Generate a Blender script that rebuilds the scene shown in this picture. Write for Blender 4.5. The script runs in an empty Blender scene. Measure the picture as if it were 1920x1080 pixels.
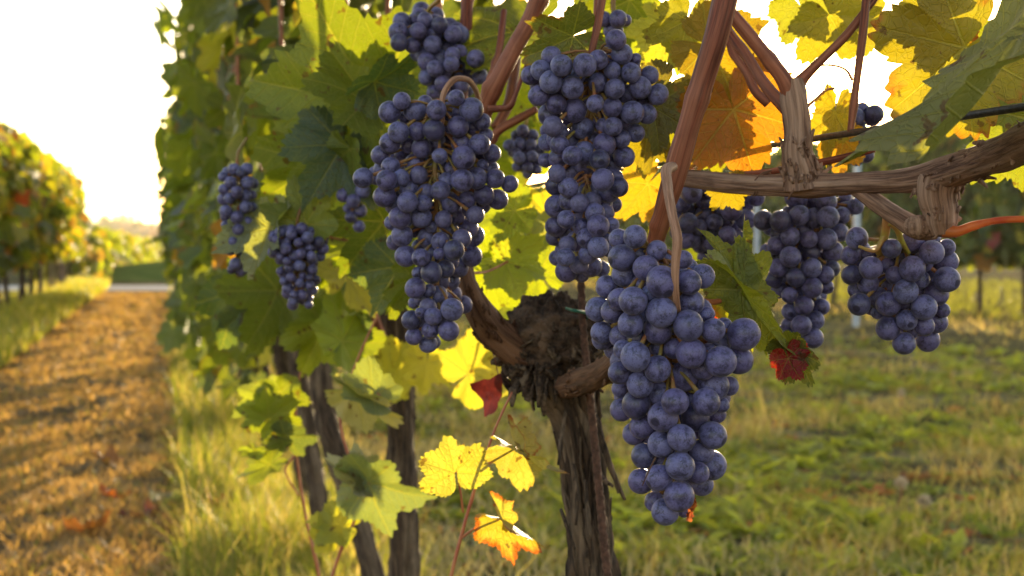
import bpy, math, random
import numpy as np
from mathutils import Vector, Matrix, noise

R = math.radians
sc = bpy.context.scene
col = sc.collection
rng = np.random.default_rng(7)
random.seed(7)

# ------------------------------------------------------------------ camera, sky, sun, exposure
H = 0.8                       # camera height
PITCH = R(1.826)              # looking slightly down
F = 1920 * 50 / 36.0          # focal length in photo pixels
cd = bpy.data.cameras.new('camera'); cam = bpy.data.objects.new('camera', cd); col.objects.link(cam)
cam.location = (0, 0, H); cam.rotation_euler = (R(90) - PITCH, 0, 0)
cd.lens = 50; cd.sensor_width = 36; cd.clip_start = 0.02; cd.clip_end = 6000
cd.dof.use_dof = True; cd.dof.focus_distance = 0.765; cd.dof.aperture_fstop = 13.5; cd.dof.aperture_blades = 9
sc.camera = cam

SUN_AZ, SUN_EL = R(11.4), R(6.3)      # azimuth right of the view direction (+Y)
w = bpy.data.worlds.new('World'); sc.world = w; w.use_nodes = True
nt = w.node_tree
sky = nt.nodes.new('ShaderNodeTexSky'); sky.sky_type = 'NISHITA'; sky.sun_disc = False
sky.sun_elevation = SUN_EL; sky.sun_rotation = SUN_AZ
sky.air_density = 1.0; sky.dust_density = 0.7; sky.ozone_density = 0.6; sky.altitude = 200
warm = nt.nodes.new('ShaderNodeMix'); warm.data_type = 'RGBA'; warm.blend_type = 'MULTIPLY'; warm.inputs[0].default_value = 1
nt.links.new(sky.outputs[0], warm.inputs[6]); warm.inputs[7].default_value = (1.10, .97, .93, 1)
nt.links.new(warm.outputs[2], nt.nodes['Background'].inputs[0])
nt.nodes['Background'].inputs[1].default_value = 0.15
sd = bpy.data.lights.new('sun', 'SUN'); sun = bpy.data.objects.new('sun', sd); col.objects.link(sun)
sd.energy = 3.7; sd.angle = R(0.5); sd.color = (1.0, 0.77, 0.48)
sdir = Vector((math.sin(SUN_AZ) * math.cos(SUN_EL), math.cos(SUN_AZ) * math.cos(SUN_EL), math.sin(SUN_EL)))
sun.rotation_euler = sdir.to_track_quat('Z', 'Y').to_euler(); sun.location = (2, 6, 5)
vs = sc.view_settings; vs.view_transform = 'Standard'; vs.look = 'None'; vs.exposure = 2.35; vs.gamma = 1
vs.use_curve_mapping = False
cy = sc.cycles
cy.max_bounces = 10; cy.diffuse_bounces = 4; cy.glossy_bounces = 3; cy.transmission_bounces = 6
cy.sample_clamp_indirect = 6.0; cy.use_denoising = True

# ------------------------------------------------------------------ geometry of the place
# the trellised row runs at u = X + K*Y; the vanishing point of the rows is 13.7 degrees to the left
K = 0.2437
ROW = np.array([-K, 1.0, 0.0]); ROW /= np.linalg.norm(ROW)       # along the row, away from the camera
PERP = np.array([ROW[1], -ROW[0], 0.0])                          # across it, to the sunny side
CP, SP = math.cos(PITCH), math.sin(PITCH)

def P(px, py, d):
    """the point at depth d (metres along the view axis) seen at photo pixel px, py"""
    x = (px - 960) / F; y = -(py - 540) / F
    return np.array([x * d, (CP + y * SP) * d, H + (y * CP - SP) * d])

def UY(u, y, z=0.0):
    return np.array([u - K * y, y, z])

# ------------------------------------------------------------------ mesh helpers
WORLD = {}
def link(name, me, mats, parent=None, loc=(0, 0, 0)):
    """link mesh me (vertices relative to loc, loc in world space) as one object"""
    o = bpy.data.objects.new(name, me); col.objects.link(o)
    loc = np.array(loc, float)
    if parent is not None:
        o.parent = parent; o.location = loc - WORLD[parent]
    else:
        o.location = loc
    WORLD[o] = loc
    for m in (mats if isinstance(mats, (list, tuple)) else [mats]):
        if m and len(me.materials) < len(mats if isinstance(mats, (list, tuple)) else [mats]): me.materials.append(m)
    return o

def mesh_np(name, v, f, smooth=True, mi=None):
    """v: n x 3; f: list of (m x k) integer arrays"""
    me = bpy.data.meshes.new(name)
    v = np.asarray(v, np.float32)
    if not isinstance(f, list): f = [f]
    f = [np.asarray(a, np.int32) for a in f if len(a)]
    me.vertices.add(len(v)); me.vertices.foreach_set('co', v.ravel())
    nl = sum(a.size for a in f); nf = sum(len(a) for a in f)
    me.loops.add(nl); me.loops.foreach_set('vertex_index', np.concatenate([a.ravel() for a in f]))
    st = []; off = 0
    for a in f:
        st.append(off + np.arange(len(a)) * a.shape[1]); off += a.size
    me.polygons.add(nf); me.polygons.foreach_set('loop_start', np.concatenate(st).astype(np.int32))
    me.polygons.foreach_set('use_smooth', np.full(nf, smooth, bool))
    if mi is not None: me.polygons.foreach_set('material_index', np.asarray(mi, np.int32))
    me.update(calc_edges=True)
    return me

def put_uv(me, uv):
    l = me.uv_layers.new(name='uv'); l.data.foreach_set('uv', np.asarray(uv, np.float32).ravel())

def put_col(me, name, c):
    a = me.attributes.new(name, 'FLOAT_COLOR', 'POINT'); a.data.foreach_set('color', np.asarray(c, np.float32).ravel())

class MB:
    """collects vertices and faces of one mesh"""
    def __init__(s): s.v = []; s.q = []; s.t = []; s.n = 0; s.uv = []
    def add(s, v, q=None, t=None):
        v = np.asarray(v, float)
        if q is not None and len(q): s.q.append(np.asarray(q) + s.n)
        if t is not None and len(t): s.t.append(np.asarray(t) + s.n)
        s.v.append(v); s.n += len(v)
    def obj(s, name, mat, parent=None, loc=None, smooth=True):
        v = np.concatenate(s.v)
        if loc is None: loc = v.mean(0)
        f = []
        if s.q: f.append(np.concatenate(s.q))
        if s.t: f.append(np.concatenate(s.t))
        return link(name, mesh_np(name, v - loc, f, smooth), mat, parent, loc)

def catmull(pts, rad, n):
    pts = np.asarray(pts, float); rad = np.asarray(rad, float)
    m = len(pts)
    if m == 2: 
        t = np.linspace(0, 1, n)[:, None]
        return pts[0] * (1 - t) + pts[1] * t, rad[0] * (1 - t[:, 0]) + rad[1] * t[:, 0]
    k = np.concatenate([[0], np.cumsum(np.maximum(np.linalg.norm(np.diff(pts, axis=0), axis=1), 1e-6))])
    dl = np.diff(pts, axis=0) / np.diff(k)[:, None]
    tg = np.zeros_like(pts); tg[0] = dl[0]; tg[-1] = dl[-1]
    h = np.diff(k)
    tg[1:-1] = (dl[:-1] * h[1:, None] + dl[1:] * h[:-1, None]) / (h[1:] + h[:-1])[:, None]
    u = np.linspace(0, k[-1] * (1 - 1e-9), n); i = np.clip(np.searchsorted(k, u, side='right') - 1, 0, m - 2)
    hh = h[i][:, None]; t = ((u - k[i]) / h[i])[:, None]
    p = (2 * t ** 3 - 3 * t ** 2 + 1) * pts[i] + (t ** 3 - 2 * t ** 2 + t) * hh * tg[i] + (-2 * t ** 3 + 3 * t ** 2) * pts[i + 1] + (t ** 3 - t ** 2) * hh * tg[i + 1]
    r = rad[i] * (1 - t[:, 0]) + rad[i + 1] * t[:, 0]
    return p, r

def frames(p):
    t = np.gradient(p, axis=0); t /= np.linalg.norm(t, axis=1)[:, None] + 1e-12
    n = np.zeros_like(p)
    a = np.array([0.3, -0.9, 0.2]) 
    n0 = np.cross(t[0], a); n[0] = n0 / np.linalg.norm(n0)
    for i in range(1, len(p)):
        v = n[i - 1] - t[i] * np.dot(n[i - 1], t[i]); n[i] = v / (np.linalg.norm(v) + 1e-12)
    return t, n, np.cross(t, n)

def tube_geo(pts, rad, seg=8, n=None, disp=None, cap=True):
    if n is None: n = max(4, len(pts) * 5)
    p, r = catmull(pts, rad, n)
    t, a, b = frames(p)
    th = np.linspace(0, 2 * np.pi, seg, endpoint=False)
    s = np.concatenate([[0], np.cumsum(np.linalg.norm(np.diff(p, axis=0), axis=1))])
    rr = np.repeat(r[:, None], seg, 1)
    if disp is not None: rr = rr * (1 + disp(s, th, r))
    v = p[:, None] + rr[..., None] * (np.cos(th)[None, :, None] * a[:, None] + np.sin(th)[None, :, None] * b[:, None])
    v = v.reshape(-1, 3)
    i = np.arange(n - 1)[:, None] * seg; j = np.arange(seg)[None]; j2 = (j + 1) % seg
    q = np.stack([i + j, i + j2, i + seg + j2, i + seg + j], -1).reshape(-1, 4)
    tr = np.zeros((0, 3), int)
    if cap:
        k = len(v); v = np.concatenate([v, [p[0]], [p[-1] + t[-1] * r[-1] * 0.25]])
        j = np.arange(seg); j2 = (j + 1) % seg
        tr = np.concatenate([np.stack([np.full(seg, k), j2, j], 1), np.stack([np.full(seg, k + 1), (n - 1) * seg + j, (n - 1) * seg + j2], 1)])
    return v, q, tr

def nz(x, y, z): return noise.noise(Vector((x, y, z)))
def bark_disp(amp=0.25, fr=3.0, along=12.0, seed=0.0, lump=0.12, lfreq=18.0):
    """fibrous bark: ridges that run along the stem, with slow lumps"""
    def f(s, th, r):
        out = np.zeros((len(s), len(th)))
        for i, si in enumerate(s):
            for j, t in enumerate(th):
                tw = t + si * 3.0
                c, d = math.cos(tw) * fr, math.sin(tw) * fr
                a = nz(c + seed, d, si * along)
                a2 = nz(c * 2.3 + seed, d * 2.3 + 9, si * along * 1.7)
                l = nz(c * .35 + seed, d * .35, si * lfreq + 5)
                out[i, j] = amp * (0.5 - 1.6 * abs(a)) + amp * .5 * a2 + lump * l
        return out
    return f

def prism_poly(poly, th=0.001):
    pass

# ------------------------------------------------------------------ tagging
def tag(o, label, cat, group=None):
    o['label'] = label; o['category'] = cat
    if group: o['group'] = group
    return o
def thing(name, label, cat, loc, group=None):
    o = bpy.data.objects.new(name, None); col.objects.link(o); o.empty_display_size = 0.05
    o.location = loc; WORLD[o] = np.array(loc, float)
    return tag(o, label, cat, group)
def struct(o, kind='structure'):
    o['kind'] = kind; return o

# ------------------------------------------------------------------ materials
def new_mat(name):
    m = bpy.data.materials.new(name); m.use_nodes = True
    n = m.node_tree; n.nodes.clear()
    out = n.nodes.new('ShaderNodeOutputMaterial')
    return m, n, out
class N:
    """small node-writing helper"""
    def __init__(s, tree): s.t = tree
    def n(s, typ, **kw):
        x = s.t.nodes.new(typ)
        for k, v in kw.items():
            if k.startswith('i_'):
                key = k[2:]; key = int(key) if key.isdigit() else key.replace('_', ' ')
                if hasattr(v, 'is_output') or isinstance(v, bpy.types.NodeSocket): s.t.links.new(v, x.inputs[key])
                else: x.inputs[key].default_value = v
            else: setattr(x, k, v)
        return x
    def math(s, op, a, b=None, c=None, clamp=False):
        x = s.t.nodes.new('ShaderNodeMath'); x.operation = op; x.use_clamp = clamp
        for i, v in enumerate((a, b, c)):
            if v is None: continue
            if isinstance(v, bpy.types.NodeSocket): s.t.links.new(v, x.inputs[i])
            else: x.inputs[i].default_value = v
        return x.outputs[0]
    def mix(s, fac, a, b, blend='MIX'):
        x = s.t.nodes.new('ShaderNodeMix'); x.data_type = 'RGBA'; x.blend_type = blend
        for k, v in ((0, fac), (6, a), (7, b)):
            if isinstance(v, bpy.types.NodeSocket): s.t.links.new(v, x.inputs[k])
            else: x.inputs[k].default_value = (*v, 1) if isinstance(v, tuple) and len(v) == 3 else v
        return x.outputs[2]
    def ramp(s, fac, lo, hi, smooth=True):
        x = s.t.nodes.new('ShaderNodeMapRange'); x.interpolation_type = 'SMOOTHSTEP' if smooth else 'LINEAR'
        s.t.links.new(fac, x.inputs[0]); x.inputs[1].default_value = lo; x.inputs[2].default_value = hi
        return x.outputs[0]
    def noise(s, vec, scale, detail=4, rough=0.55, dist=0.0):
        x = s.t.nodes.new('ShaderNodeTexNoise'); x.inputs['Scale'].default_value = scale; x.inputs['Detail'].default_value = detail
        x.inputs['Roughness'].default_value = rough; x.inputs['Distortion'].default_value = dist
        if vec is not None: s.t.links.new(vec, x.inputs['Vector'])
        return x.outputs[0]
    def link(s, a, b): s.t.links.new(a, b)

def grape_mat():
    m, t, out = new_mat('grape_skin'); n = N(t)
    tc = n.n('ShaderNodeTexCoord'); oi = n.n('ShaderNodeObjectInfo')
    off = n.n('ShaderNodeVectorMath', operation='SCALE'); n.link(oi.outputs['Random'], off.inputs['Scale']); off.inputs[0].default_value = (17, 31, 23)
    v = n.n('ShaderNodeVectorMath', operation='ADD'); n.link(tc.outputs['Object'], v.inputs[0]); n.link(off.outputs[0], v.inputs[1])
    vec = v.outputs[0]
    big = n.noise(vec, 1.3, 3, .6, .4)
    mid = n.noise(vec, 6.0, 5, .65, .3)
    fine = n.noise(vec, 10.0, 4, .75)
    bloom = n.ramp(n.math('ADD', n.math('MULTIPLY', big, .62), n.math('MULTIPLY', mid, .38)), .36, .58)
    speck = n.ramp(fine, .56, .62)
    spotmask = n.ramp(n.noise(vec, 2.2, 2), .36, .55)
    speck = n.math('MULTIPLY', speck, spotmask)
    rub = n.ramp(n.noise(vec, 2.1, 2, .5, 1.2), .64, .70)
    # stylar scar at the outer pole
    sep = n.n('ShaderNodeSeparateXYZ'); n.link(tc.outputs['Object'], sep.inputs[0])
    scar = n.ramp(n.math('ADD', sep.outputs[2], n.math('MULTIPLY', n.math('SUBTRACT', mid, .5), .06)), .984, .994)
    dark = n.math('MAXIMUM', n.math('MAXIMUM', n.math('MULTIPLY', speck, .85), n.math('MULTIPLY', rub, .8)), n.math('MULTIPLY', scar, .8))
    b = n.math('MULTIPLY', n.math('ADD', n.math('MULTIPLY', bloom, .92), .16), n.math('SUBTRACT', 1.0, dark))
    b = n.math('MULTIPLY', b, n.math('ADD', n.math('MULTIPLY', oi.outputs['Random'], .35), .72))
    b = n.math('MULTIPLY', b, n.math('SUBTRACT', 1.0, n.math('MULTIPLY', n.ramp(n.math('FRACT', n.math('MULTIPLY', oi.outputs['Random'], 37.7)), .86, .96), .55)))
    tone = n.mix(oi.outputs['Random'], (0.108, 0.094, 0.245), (0.098, 0.100, 0.232))
    c = n.mix(b, (0.010, 0.008, 0.022), tone)
    bs = n.n('ShaderNodeBsdfPrincipled')
    n.link(c, bs.inputs['Base Color'])
    n.link(n.math('ADD', n.math('MULTIPLY', b, .24), .34), bs.inputs['Roughness'])
    bs.inputs['Specular IOR Level'].default_value = .38
    bs.inputs['Sheen Weight'].default_value = .06; bs.inputs['Sheen Roughness'].default_value = .5
    bp = n.n('ShaderNodeBump', i_Strength=.10, i_Distance=.0006); n.link(n.math('ADD', mid, n.math('MULTIPLY', fine, .4)), bp.inputs['Height'])
    n.link(bp.outputs[0], bs.inputs['Normal'])
    n.link(bs.outputs[0], out.inputs[0]); return m

def leaf_mat():
    """tint comes from the object colour of single leaves, or from the 'tint' attribute of merged foliage"""
    m, t, out = new_mat('vine_leaf'); n = N(t)
    oi = n.n('ShaderNodeObjectInfo'); at = n.n('ShaderNodeAttribute', attribute_name='tint'); ld = n.n('ShaderNodeAttribute', attribute_name='leafd')
    uv = n.n('ShaderNodeUVMap', uv_map='uv'); su = n.n('ShaderNodeSeparateXYZ'); n.link(uv.outputs[0], su.inputs[0])
    x, y = su.outputs[0], su.outputs[1]
    tc = n.n('ShaderNodeTexCoord')
    ad = n.n('ShaderNodeVectorMath', operation='ADD'); n.link(tc.outputs['Object'], ad.inputs[0])
    sc_ = n.n('ShaderNodeVectorMath', operation='SCALE'); sc_.inputs[0].default_value = (3, 7, 5); n.link(oi.outputs['Random'], sc_.inputs['Scale']); n.link(sc_.outputs[0], ad.inputs[1])
    vec = ad.outputs[0]
    base = n.mix(1.0, oi.outputs['Color'], at.outputs['Color'], 'ADD')
    sl = n.n('ShaderNodeSeparateColor'); n.link(ld.outputs['Color'], sl.inputs[0])
    edge, brown = sl.outputs[0], sl.outputs[1]
    # veins: main (|y| small) and side veins that leave it at about 45 degrees
    ay = n.math('ABSOLUTE', y)
    wmain = n.math('MAXIMUM', n.math('SUBTRACT', .022, n.math('MULTIPLY', x, .016)), .006)
    main = n.math('SUBTRACT', 1.0, n.ramp(n.math('DIVIDE', ay, wmain), .5, 1.1))
    sgn = n.math('MULTIPLY', n.math('SIGN', y), .25)
    wob = n.math('MULTIPLY', n.math('SUBTRACT', n.noise(vec, 30, 2), .5), .035)
    ph = n.math('ADD', n.math('MULTIPLY', n.math('ADD', n.math('SUBTRACT', x, n.math('MULTIPLY', ay, .85)), wob), 7.0), sgn)
    fr = n.math('ABSOLUTE', n.math('SUBTRACT', n.math('FRACT', ph), .5))
    side = n.math('SUBTRACT', 1.0, n.ramp(fr, .015, .06))
    vor = n.n('ShaderNodeTexVoronoi', feature='DISTANCE_TO_EDGE'); vor.inputs['Scale'].default_value = 190; n.link(vec, vor.inputs['Vector'])
    net = n.math('SUBTRACT', 1.0, n.ramp(vor.outputs['Distance'], .02, .12))
    vein = n.math('MAXIMUM', main, n.math('MULTIPLY', side, .75))
    n1 = n.noise(vec, 26, 4); n2 = n.noise(vec, 90, 3)
    mot = n.math('ADD', .72, n.math('MULTIPLY', n1, .56))
    mul = n.n('ShaderNodeVectorMath', operation='SCALE'); n.link(base, mul.inputs[0]); n.link(mot, mul.inputs['Scale'])
    c = n.mix(n.math('MULTIPLY', n.ramp(n1, .5, .75), .25), mul.outputs[0], (.16, .15, .02))
    c = n.mix(n.math('MULTIPLY', vein, .42), c, (.26, .25, .07))
    c = n.mix(n.math('MULTIPLY', net, .12), c, (.2, .2, .06))
    # dry margins and spots
    bf = n.math('ADD', n.math('MULTIPLY', edge, .55), n.math('ADD', n.math('MULTIPLY', n1, .75), n.math('MULTIPLY', brown, 1.0)))
    bf = n.ramp(bf, 1.18, 1.32)
    c = n.mix(bf, c, n.mix(n2, (.30, .075, .018), (.12, .045, .015)))
    spots = n.math('MULTIPLY', n.ramp(n2, .635, .67), .8)
    c = n.mix(spots, c, (.07, .035, .015))
    geo = n.n('ShaderNodeNewGeometry')
    pale = n.mix(.35, c, (.19, .21, .10))
    cf = n.mix(geo.outputs['Backfacing'], c, pale)
    tl = n.n('ShaderNodeVectorMath', operation='MULTIPLY'); n.link(c, tl.inputs[0]); tl.inputs[1].default_value = (1.95, 1.85, .36)
    tl2 = n.n('ShaderNodeVectorMath', operation='MINIMUM'); n.link(tl.outputs[0], tl2.inputs[0]); tl2.inputs[1].default_value = (.50, .45, .20)
    hgt = n.math('ADD', n.math('MULTIPLY', vein, -.8), n.math('ADD', n.math('MULTIPLY', n1, .7), n.math('MULTIPLY', net, -.25)))
    bp = n.n('ShaderNodeBump', i_Strength=.8, i_Distance=.0018); n.link(hgt, bp.inputs['Height'])
    bs = n.n('ShaderNodeBsdfPrincipled', i_Roughness=.52); n.link(cf, bs.inputs['Base Color']); n.link(bp.outputs[0], bs.inputs['Normal'])
    bs.inputs['Specular IOR Level'].default_value = .4
    tr = n.n('ShaderNodeBsdfTranslucent'); n.link(tl2.outputs[0], tr.inputs[0]); n.link(bp.outputs[0], tr.inputs['Normal'])
    mx = n.n('ShaderNodeMixShader', i_0=.46); n.link(bs.outputs[0], mx.inputs[1]); n.link(tr.outputs[0], mx.inputs[2])
    n.link(mx.outputs[0], out.inputs[0]); return m

def grass_mat():
    m, t, out = new_mat('grass_blade'); n = N(t)
    at = n.n('ShaderNodeAttribute', attribute_name='tint')
    bs = n.n('ShaderNodeBsdfPrincipled', i_Roughness=.55); n.link(at.outputs['Color'], bs.inputs['Base Color'])
    bs.inputs['Specular IOR Level'].default_value = .3
    tl = n.n('ShaderNodeVectorMath', operation='MULTIPLY'); n.link(at.outputs['Color'], tl.inputs[0]); tl.inputs[1].default_value = (2.2, 2.0, .8)
    tr = n.n('ShaderNodeBsdfTranslucent'); n.link(tl.outputs[0], tr.inputs[0])
    mx = n.n('ShaderNodeMixShader', i_0=.45); n.link(bs.outputs[0], mx.inputs[1]); n.link(tr.outputs[0], mx.inputs[2])
    n.link(mx.outputs[0], out.inputs[0]); return m

def wood_mat(name, c1, c2, c3, scale=(1, 1, .12), freq=220.0, bump=.6, dist=.0018, rough=.8, spec=.25):
    """stretched fibre noise in the object's own long (z) direction is not known, so fibres follow the uv-less generated noise of two scales"""
    m, t, out = new_mat(name); n = N(t)
    at = n.n('ShaderNodeAttribute', attribute_name='grain')     # (around, along, radial) coordinates stored per vertex
    mp = n.n('ShaderNodeMapping'); n.link(at.outputs['Vector'], mp.inputs[0]); mp.inputs['Scale'].default_value = scale
    f1 = n.noise(mp.outputs[0], freq, 5, .65, .2); f2 = n.noise(mp.outputs[0], freq * .22, 4, .6, .5)
    tc = n.n('ShaderNodeTexCoord'); f3 = n.noise(tc.outputs['Object'], 60, 4)
    c = n.mix(n.ramp(f1, .36, .66), c1, c2)
    c = n.mix(n.math('MULTIPLY', n.ramp(f2, .45, .7), .8), c, c3)
    c = n.mix(n.math('MULTIPLY', n.ramp(f3, .5, .75), .4), c, c1)
    bs = n.n('ShaderNodeBsdfPrincipled', i_Roughness=rough); n.link(c, bs.inputs['Base Color']); bs.inputs['Specular IOR Level'].default_value = spec
    bp = n.n('ShaderNodeBump', i_Strength=bump, i_Distance=dist); n.link(n.math('ADD', f1, n.math('MULTIPLY', f2, .8)), bp.inputs['Height'])
    n.link(bp.outputs[0], bs.inputs['Normal']); n.link(bs.outputs[0], out.inputs[0]); return m

def plain_mat(name, c1, c2, freq=40, rough=.7, bump=.3, dist=.002, spec=.3, metal=0.0, transl=0.0):
    m, t, out = new_mat(name); n = N(t)
    tc = n.n('ShaderNodeTexCoord'); f = n.noise(tc.outputs['Object'], freq, 5, .6)
    c = n.mix(n.ramp(f, .35, .65), c1, c2)
    bs = n.n('ShaderNodeBsdfPrincipled', i_Roughness=rough, i_Metallic=metal); n.link(c, bs.inputs['Base Color']); bs.inputs['Specular IOR Level'].default_value = spec
    bp = n.n('ShaderNodeBump', i_Strength=bump, i_Distance=dist); n.link(f, bp.inputs['Height']); n.link(bp.outputs[0], bs.inputs['Normal'])
    if transl:
        tr = n.n('ShaderNodeBsdfTranslucent'); n.link(c, tr.inputs[0]); mx = n.n('ShaderNodeMixShader', i_0=transl)
        n.link(bs.outputs[0], mx.inputs[1]); n.link(tr.outputs[0], mx.inputs[2]); n.link(mx.outputs[0], out.inputs[0])
    else: n.link(bs.outputs[0], out.inputs[0])
    return m

def ground_mat(name, cols, scales, bump=.6, dist=.04):
    m, t, out = new_mat(name); n = N(t)
    tc = n.n('ShaderNodeTexCoord'); f1 = n.noise(tc.outputs['Object'], scales[0], 6, .65); f2 = n.noise(tc.outputs['Object'], scales[1], 5, .6, .4); f3 = n.noise(tc.outputs['Object'], scales[2], 3, .5)
    c = n.mix(n.ramp(f1, .35, .65), cols[0], cols[1]); c = n.mix(n.ramp(f2, .45, .62), c, cols[2]); c = n.mix(n.math('MULTIPLY', n.ramp(f3, .45, .65), .6), c, cols[3])
    bs = n.n('ShaderNodeBsdfPrincipled', i_Roughness=.95); n.link(c, bs.inputs['Base Color']); bs.inputs['Specular IOR Level'].default_value = 0
    bp = n.n('ShaderNodeBump', i_Strength=bump, i_Distance=dist); n.link(n.math('ADD', f1, n.math('MULTIPLY', f2, .7)), bp.inputs['Height'])
    n.link(bp.outputs[0], bs.inputs['Normal']); n.link(bs.outputs[0], out.inputs[0]); return m

M = dict(
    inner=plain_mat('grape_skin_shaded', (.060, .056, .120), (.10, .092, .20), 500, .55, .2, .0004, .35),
    dryred=plain_mat('dry_red_leaf', (.075, .009, .008), (.15, .022, .015), 90, .6, .6, .002, .3, 0, .22),
    dryorange=plain_mat('dry_orange_leaf', (.30, .07, .02), (.45, .14, .03), 120, .6, .6, .002, .3, 0, .4),
    rachis=plain_mat('rachis', (.16, .13, .035), (.20, .075, .035), 70, .6, .3, .0006, .3),
    peduncle=wood_mat('peduncle_wood', (.16, .075, .045), (.34, .19, .13), (.42, .28, .20), scale=(1, .04, 1), freq=900, bump=.6, dist=.0008, rough=.65),
    grape=grape_mat(), leaf=leaf_mat(), grass=grass_mat(),
    bark=wood_mat('old_bark', (.014, .009, .007), (.085, .054, .036), (.20, .145, .10), scale=(1, .10, 1), freq=420, bump=.9, dist=.003),
    cordon=wood_mat('cordon_wood', (.075, .036, .025), (.27, .152, .106), (.38, .25, .19), scale=(1, .05, 1), freq=700, bump=.8, dist=.0016, rough=.7),
    head=wood_mat('burl_bark', (.012, .007, .005), (.070, .042, .028), (.17, .11, .075), scale=(1, 1, 1), freq=160, bump=1.0, dist=.004, rough=.85),
    arm=wood_mat('arm_wood', (.045, .020, .012), (.13, .062, .036), (.20, .11, .07), scale=(1, .06, 1), freq=600, bump=.9, dist=.002, rough=.75),
    cane=wood_mat('cane_wood', (.060, .014, .008), (.18, .046, .025), (.31, .12, .070), scale=(1, .03, 1), freq=900, bump=.5, dist=.0008, rough=.55, spec=.25),
    shoot=plain_mat('red_shoot', (.24, .055, .03), (.33, .12, .05), 60, .45, .2, .0006, .4),
    greenstem=plain_mat('green_stem', (.30, .30, .05), (.34, .17, .06), 45, .5, .2, .0006, .4, 0, .2),
    fresh=plain_mat('fresh_shoot', (.36, .05, .018), (.48, .15, .035), 50, .4, .15, .0005, .5, 0, .35),
    wire=plain_mat('wire_steel', (.03, .03, .035), (.07, .065, .065), 300, .5, .2, .0003, .5, .6),
    rust=plain_mat('rusty_steel', (.045, .022, .016), (.10, .05, .035), 260, .8, .5, .0008, .3, .2),
    tie=plain_mat('green_tie', (.02, .10, .07), (.03, .15, .10), 80, .5, .2, .0005),
    post=plain_mat('galvanised_post', (.25, .29, .36), (.34, .38, .45), 14, .5, .1, .001, .5, .3),
    straw=plain_mat('seed_fluff', (.62, .50, .36), (.75, .64, .48), 90, .9, .3, .001, .2, 0, .4),
    trunkfar=plain_mat('far_bark', (.040, .026, .020), (.10, .070, .050), 45, .9, .8, .006, .2),
    ground=ground_mat('field_soil', [(.050, .040, .018), (.11, .088, .040), (.18, .145, .075), (.055, .06, .020)], (9, 1.6, .35)),
    path=ground_mat('dry_mown_path', [(.10, .066, .034), (.22, .15, .075), (.32, .22, .11), (.085, .058, .033)], (16, 3.0, .9), .9, .07),
    road=ground_mat('pale_gravel_road', [(.36, .33, .29), (.44, .40, .35), (.48, .44, .39), (.32, .30, .26)], (5, 1.2, .3), .3, .02),
    bank=ground_mat('grassy_bank', [(.075, .10, .022), (.10, .13, .03), (.13, .15, .035), (.07, .09, .02)], (6, 1.1, .3), .5, .05),
    field=ground_mat('stubble_field', [(.36, .30, .14), (.42, .35, .17), (.46, .39, .20), (.33, .29, .13)], (.6, .12, .03), .2, .05),
    hill=ground_mat('wooded_hill', [(.05, .055, .025), (.08, .075, .035), (.10, .09, .045), (.06, .06, .03)], (.08, .02, .006), .5, .5),
)

# ------------------------------------------------------------------ the setting
def sheet(name, corners, z, mat):
    v = np.array([[c[0], c[1], z] for c in corners]); loc = v.mean(0)
    return struct(link(name, mesh_np(name, v - loc, np.array([[0, 1, 2, 3]])), mat, None, loc))
sheet('ground', [(-4000, -400), (4000, -400), (4000, 5000), (-4000, 5000)], 0.0, M['ground'])

def strip_mesh(name, u0, u1, y0, y1, nu, ny, z, mat, amp):
    """a strip along the rows with a gently uneven surface"""
    us = np.linspace(0, 1, nu); ys = np.linspace(0, 1, ny) ** 1.6 * (y1 - y0) + y0
    v = []
    for y in ys:
        wob = .06 * nz(3.1, y * .9, 0)
        for k, s in enumerate(us):
            u = u0 + (u1 - u0) * s + (wob if k in (0, nu - 1) else 0)
            h = amp * (.7 * nz(u * 3.1, y * 2.2, 1.0) + .8 * nz(u * 7, y * 9, 4.0) + .6 * nz(u * 15, y * 17, 7.0)) + amp * .9
            if k in (0, nu - 1): h = 0
            v.append(UY(u, y, z + max(h, 0)))
    v = np.array(v); i = np.arange(ny - 1)[:, None] * nu; j = np.arange(nu - 1)[None]
    q = np.stack([i + j, i + j + 1, i + nu + j + 1, i + nu + j], -1).reshape(-1, 4)
    loc = v.mean(0); loc[2] = 0
    return struct(link(name, mesh_np(name, v - loc, q), mat, None, loc))
strip_mesh('path', -1.12, 0.02, 0.5, 22.5, 64, 760, 0.004, M['path'], .020)
sheet('road', [UY(-14, 23.2)[:2], UY(1.2, 23.6)[:2], UY(1.2, 26.6)[:2], UY(-14, 26.0)[:2]], 0.006, M['road'])

def mound(name, cx, cy, rx, ry, h, mat, n=36, rough=.12, freq=.5, rot=0.0):
    v = []; 
    for i in range(n + 1):
        for j in range(n + 1):
            a, b = i / n * 2 - 1, j / n * 2 - 1
            d = min(1.0, max(abs(a), abs(b)))
            e = (1 - a * a) * (1 - b * b)
            x, y = a * rx, b * ry
            z = h * e * (1 + rough * 2 * nz(x * freq, y * freq, 3.3)) - .02
            v.append((cx + x * math.cos(rot) - y * math.sin(rot), cy + x * math.sin(rot) + y * math.cos(rot), z))
    v = np.array(v); i = np.arange(n)[:, None] * (n + 1); j = np.arange(n)[None]
    q = np.stack([i + j, i + n + 1 + j, i + n + 2 + j, i + j + 1], -1).reshape(-1, 4)
    loc = np.array([cx, cy, 0]); return struct(link(name, mesh_np(name, v - loc, q[:, ::-1]), mat, None, loc))
mound('grass_bank', -7.6, 32.5, 2.4, 3.2, .42, M['bank'], rot=.2)
mound('field', -66, 190, 48, 110, 1.7, M['field'], 30, .1, .01)
mound('hills', -300, 900, 1400, 330, 11, M['hill'], 60, .45, .006)
mound('hills', 500, 1500, 1800, 400, 22, M['hill'], 60, .4, .003)

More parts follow.
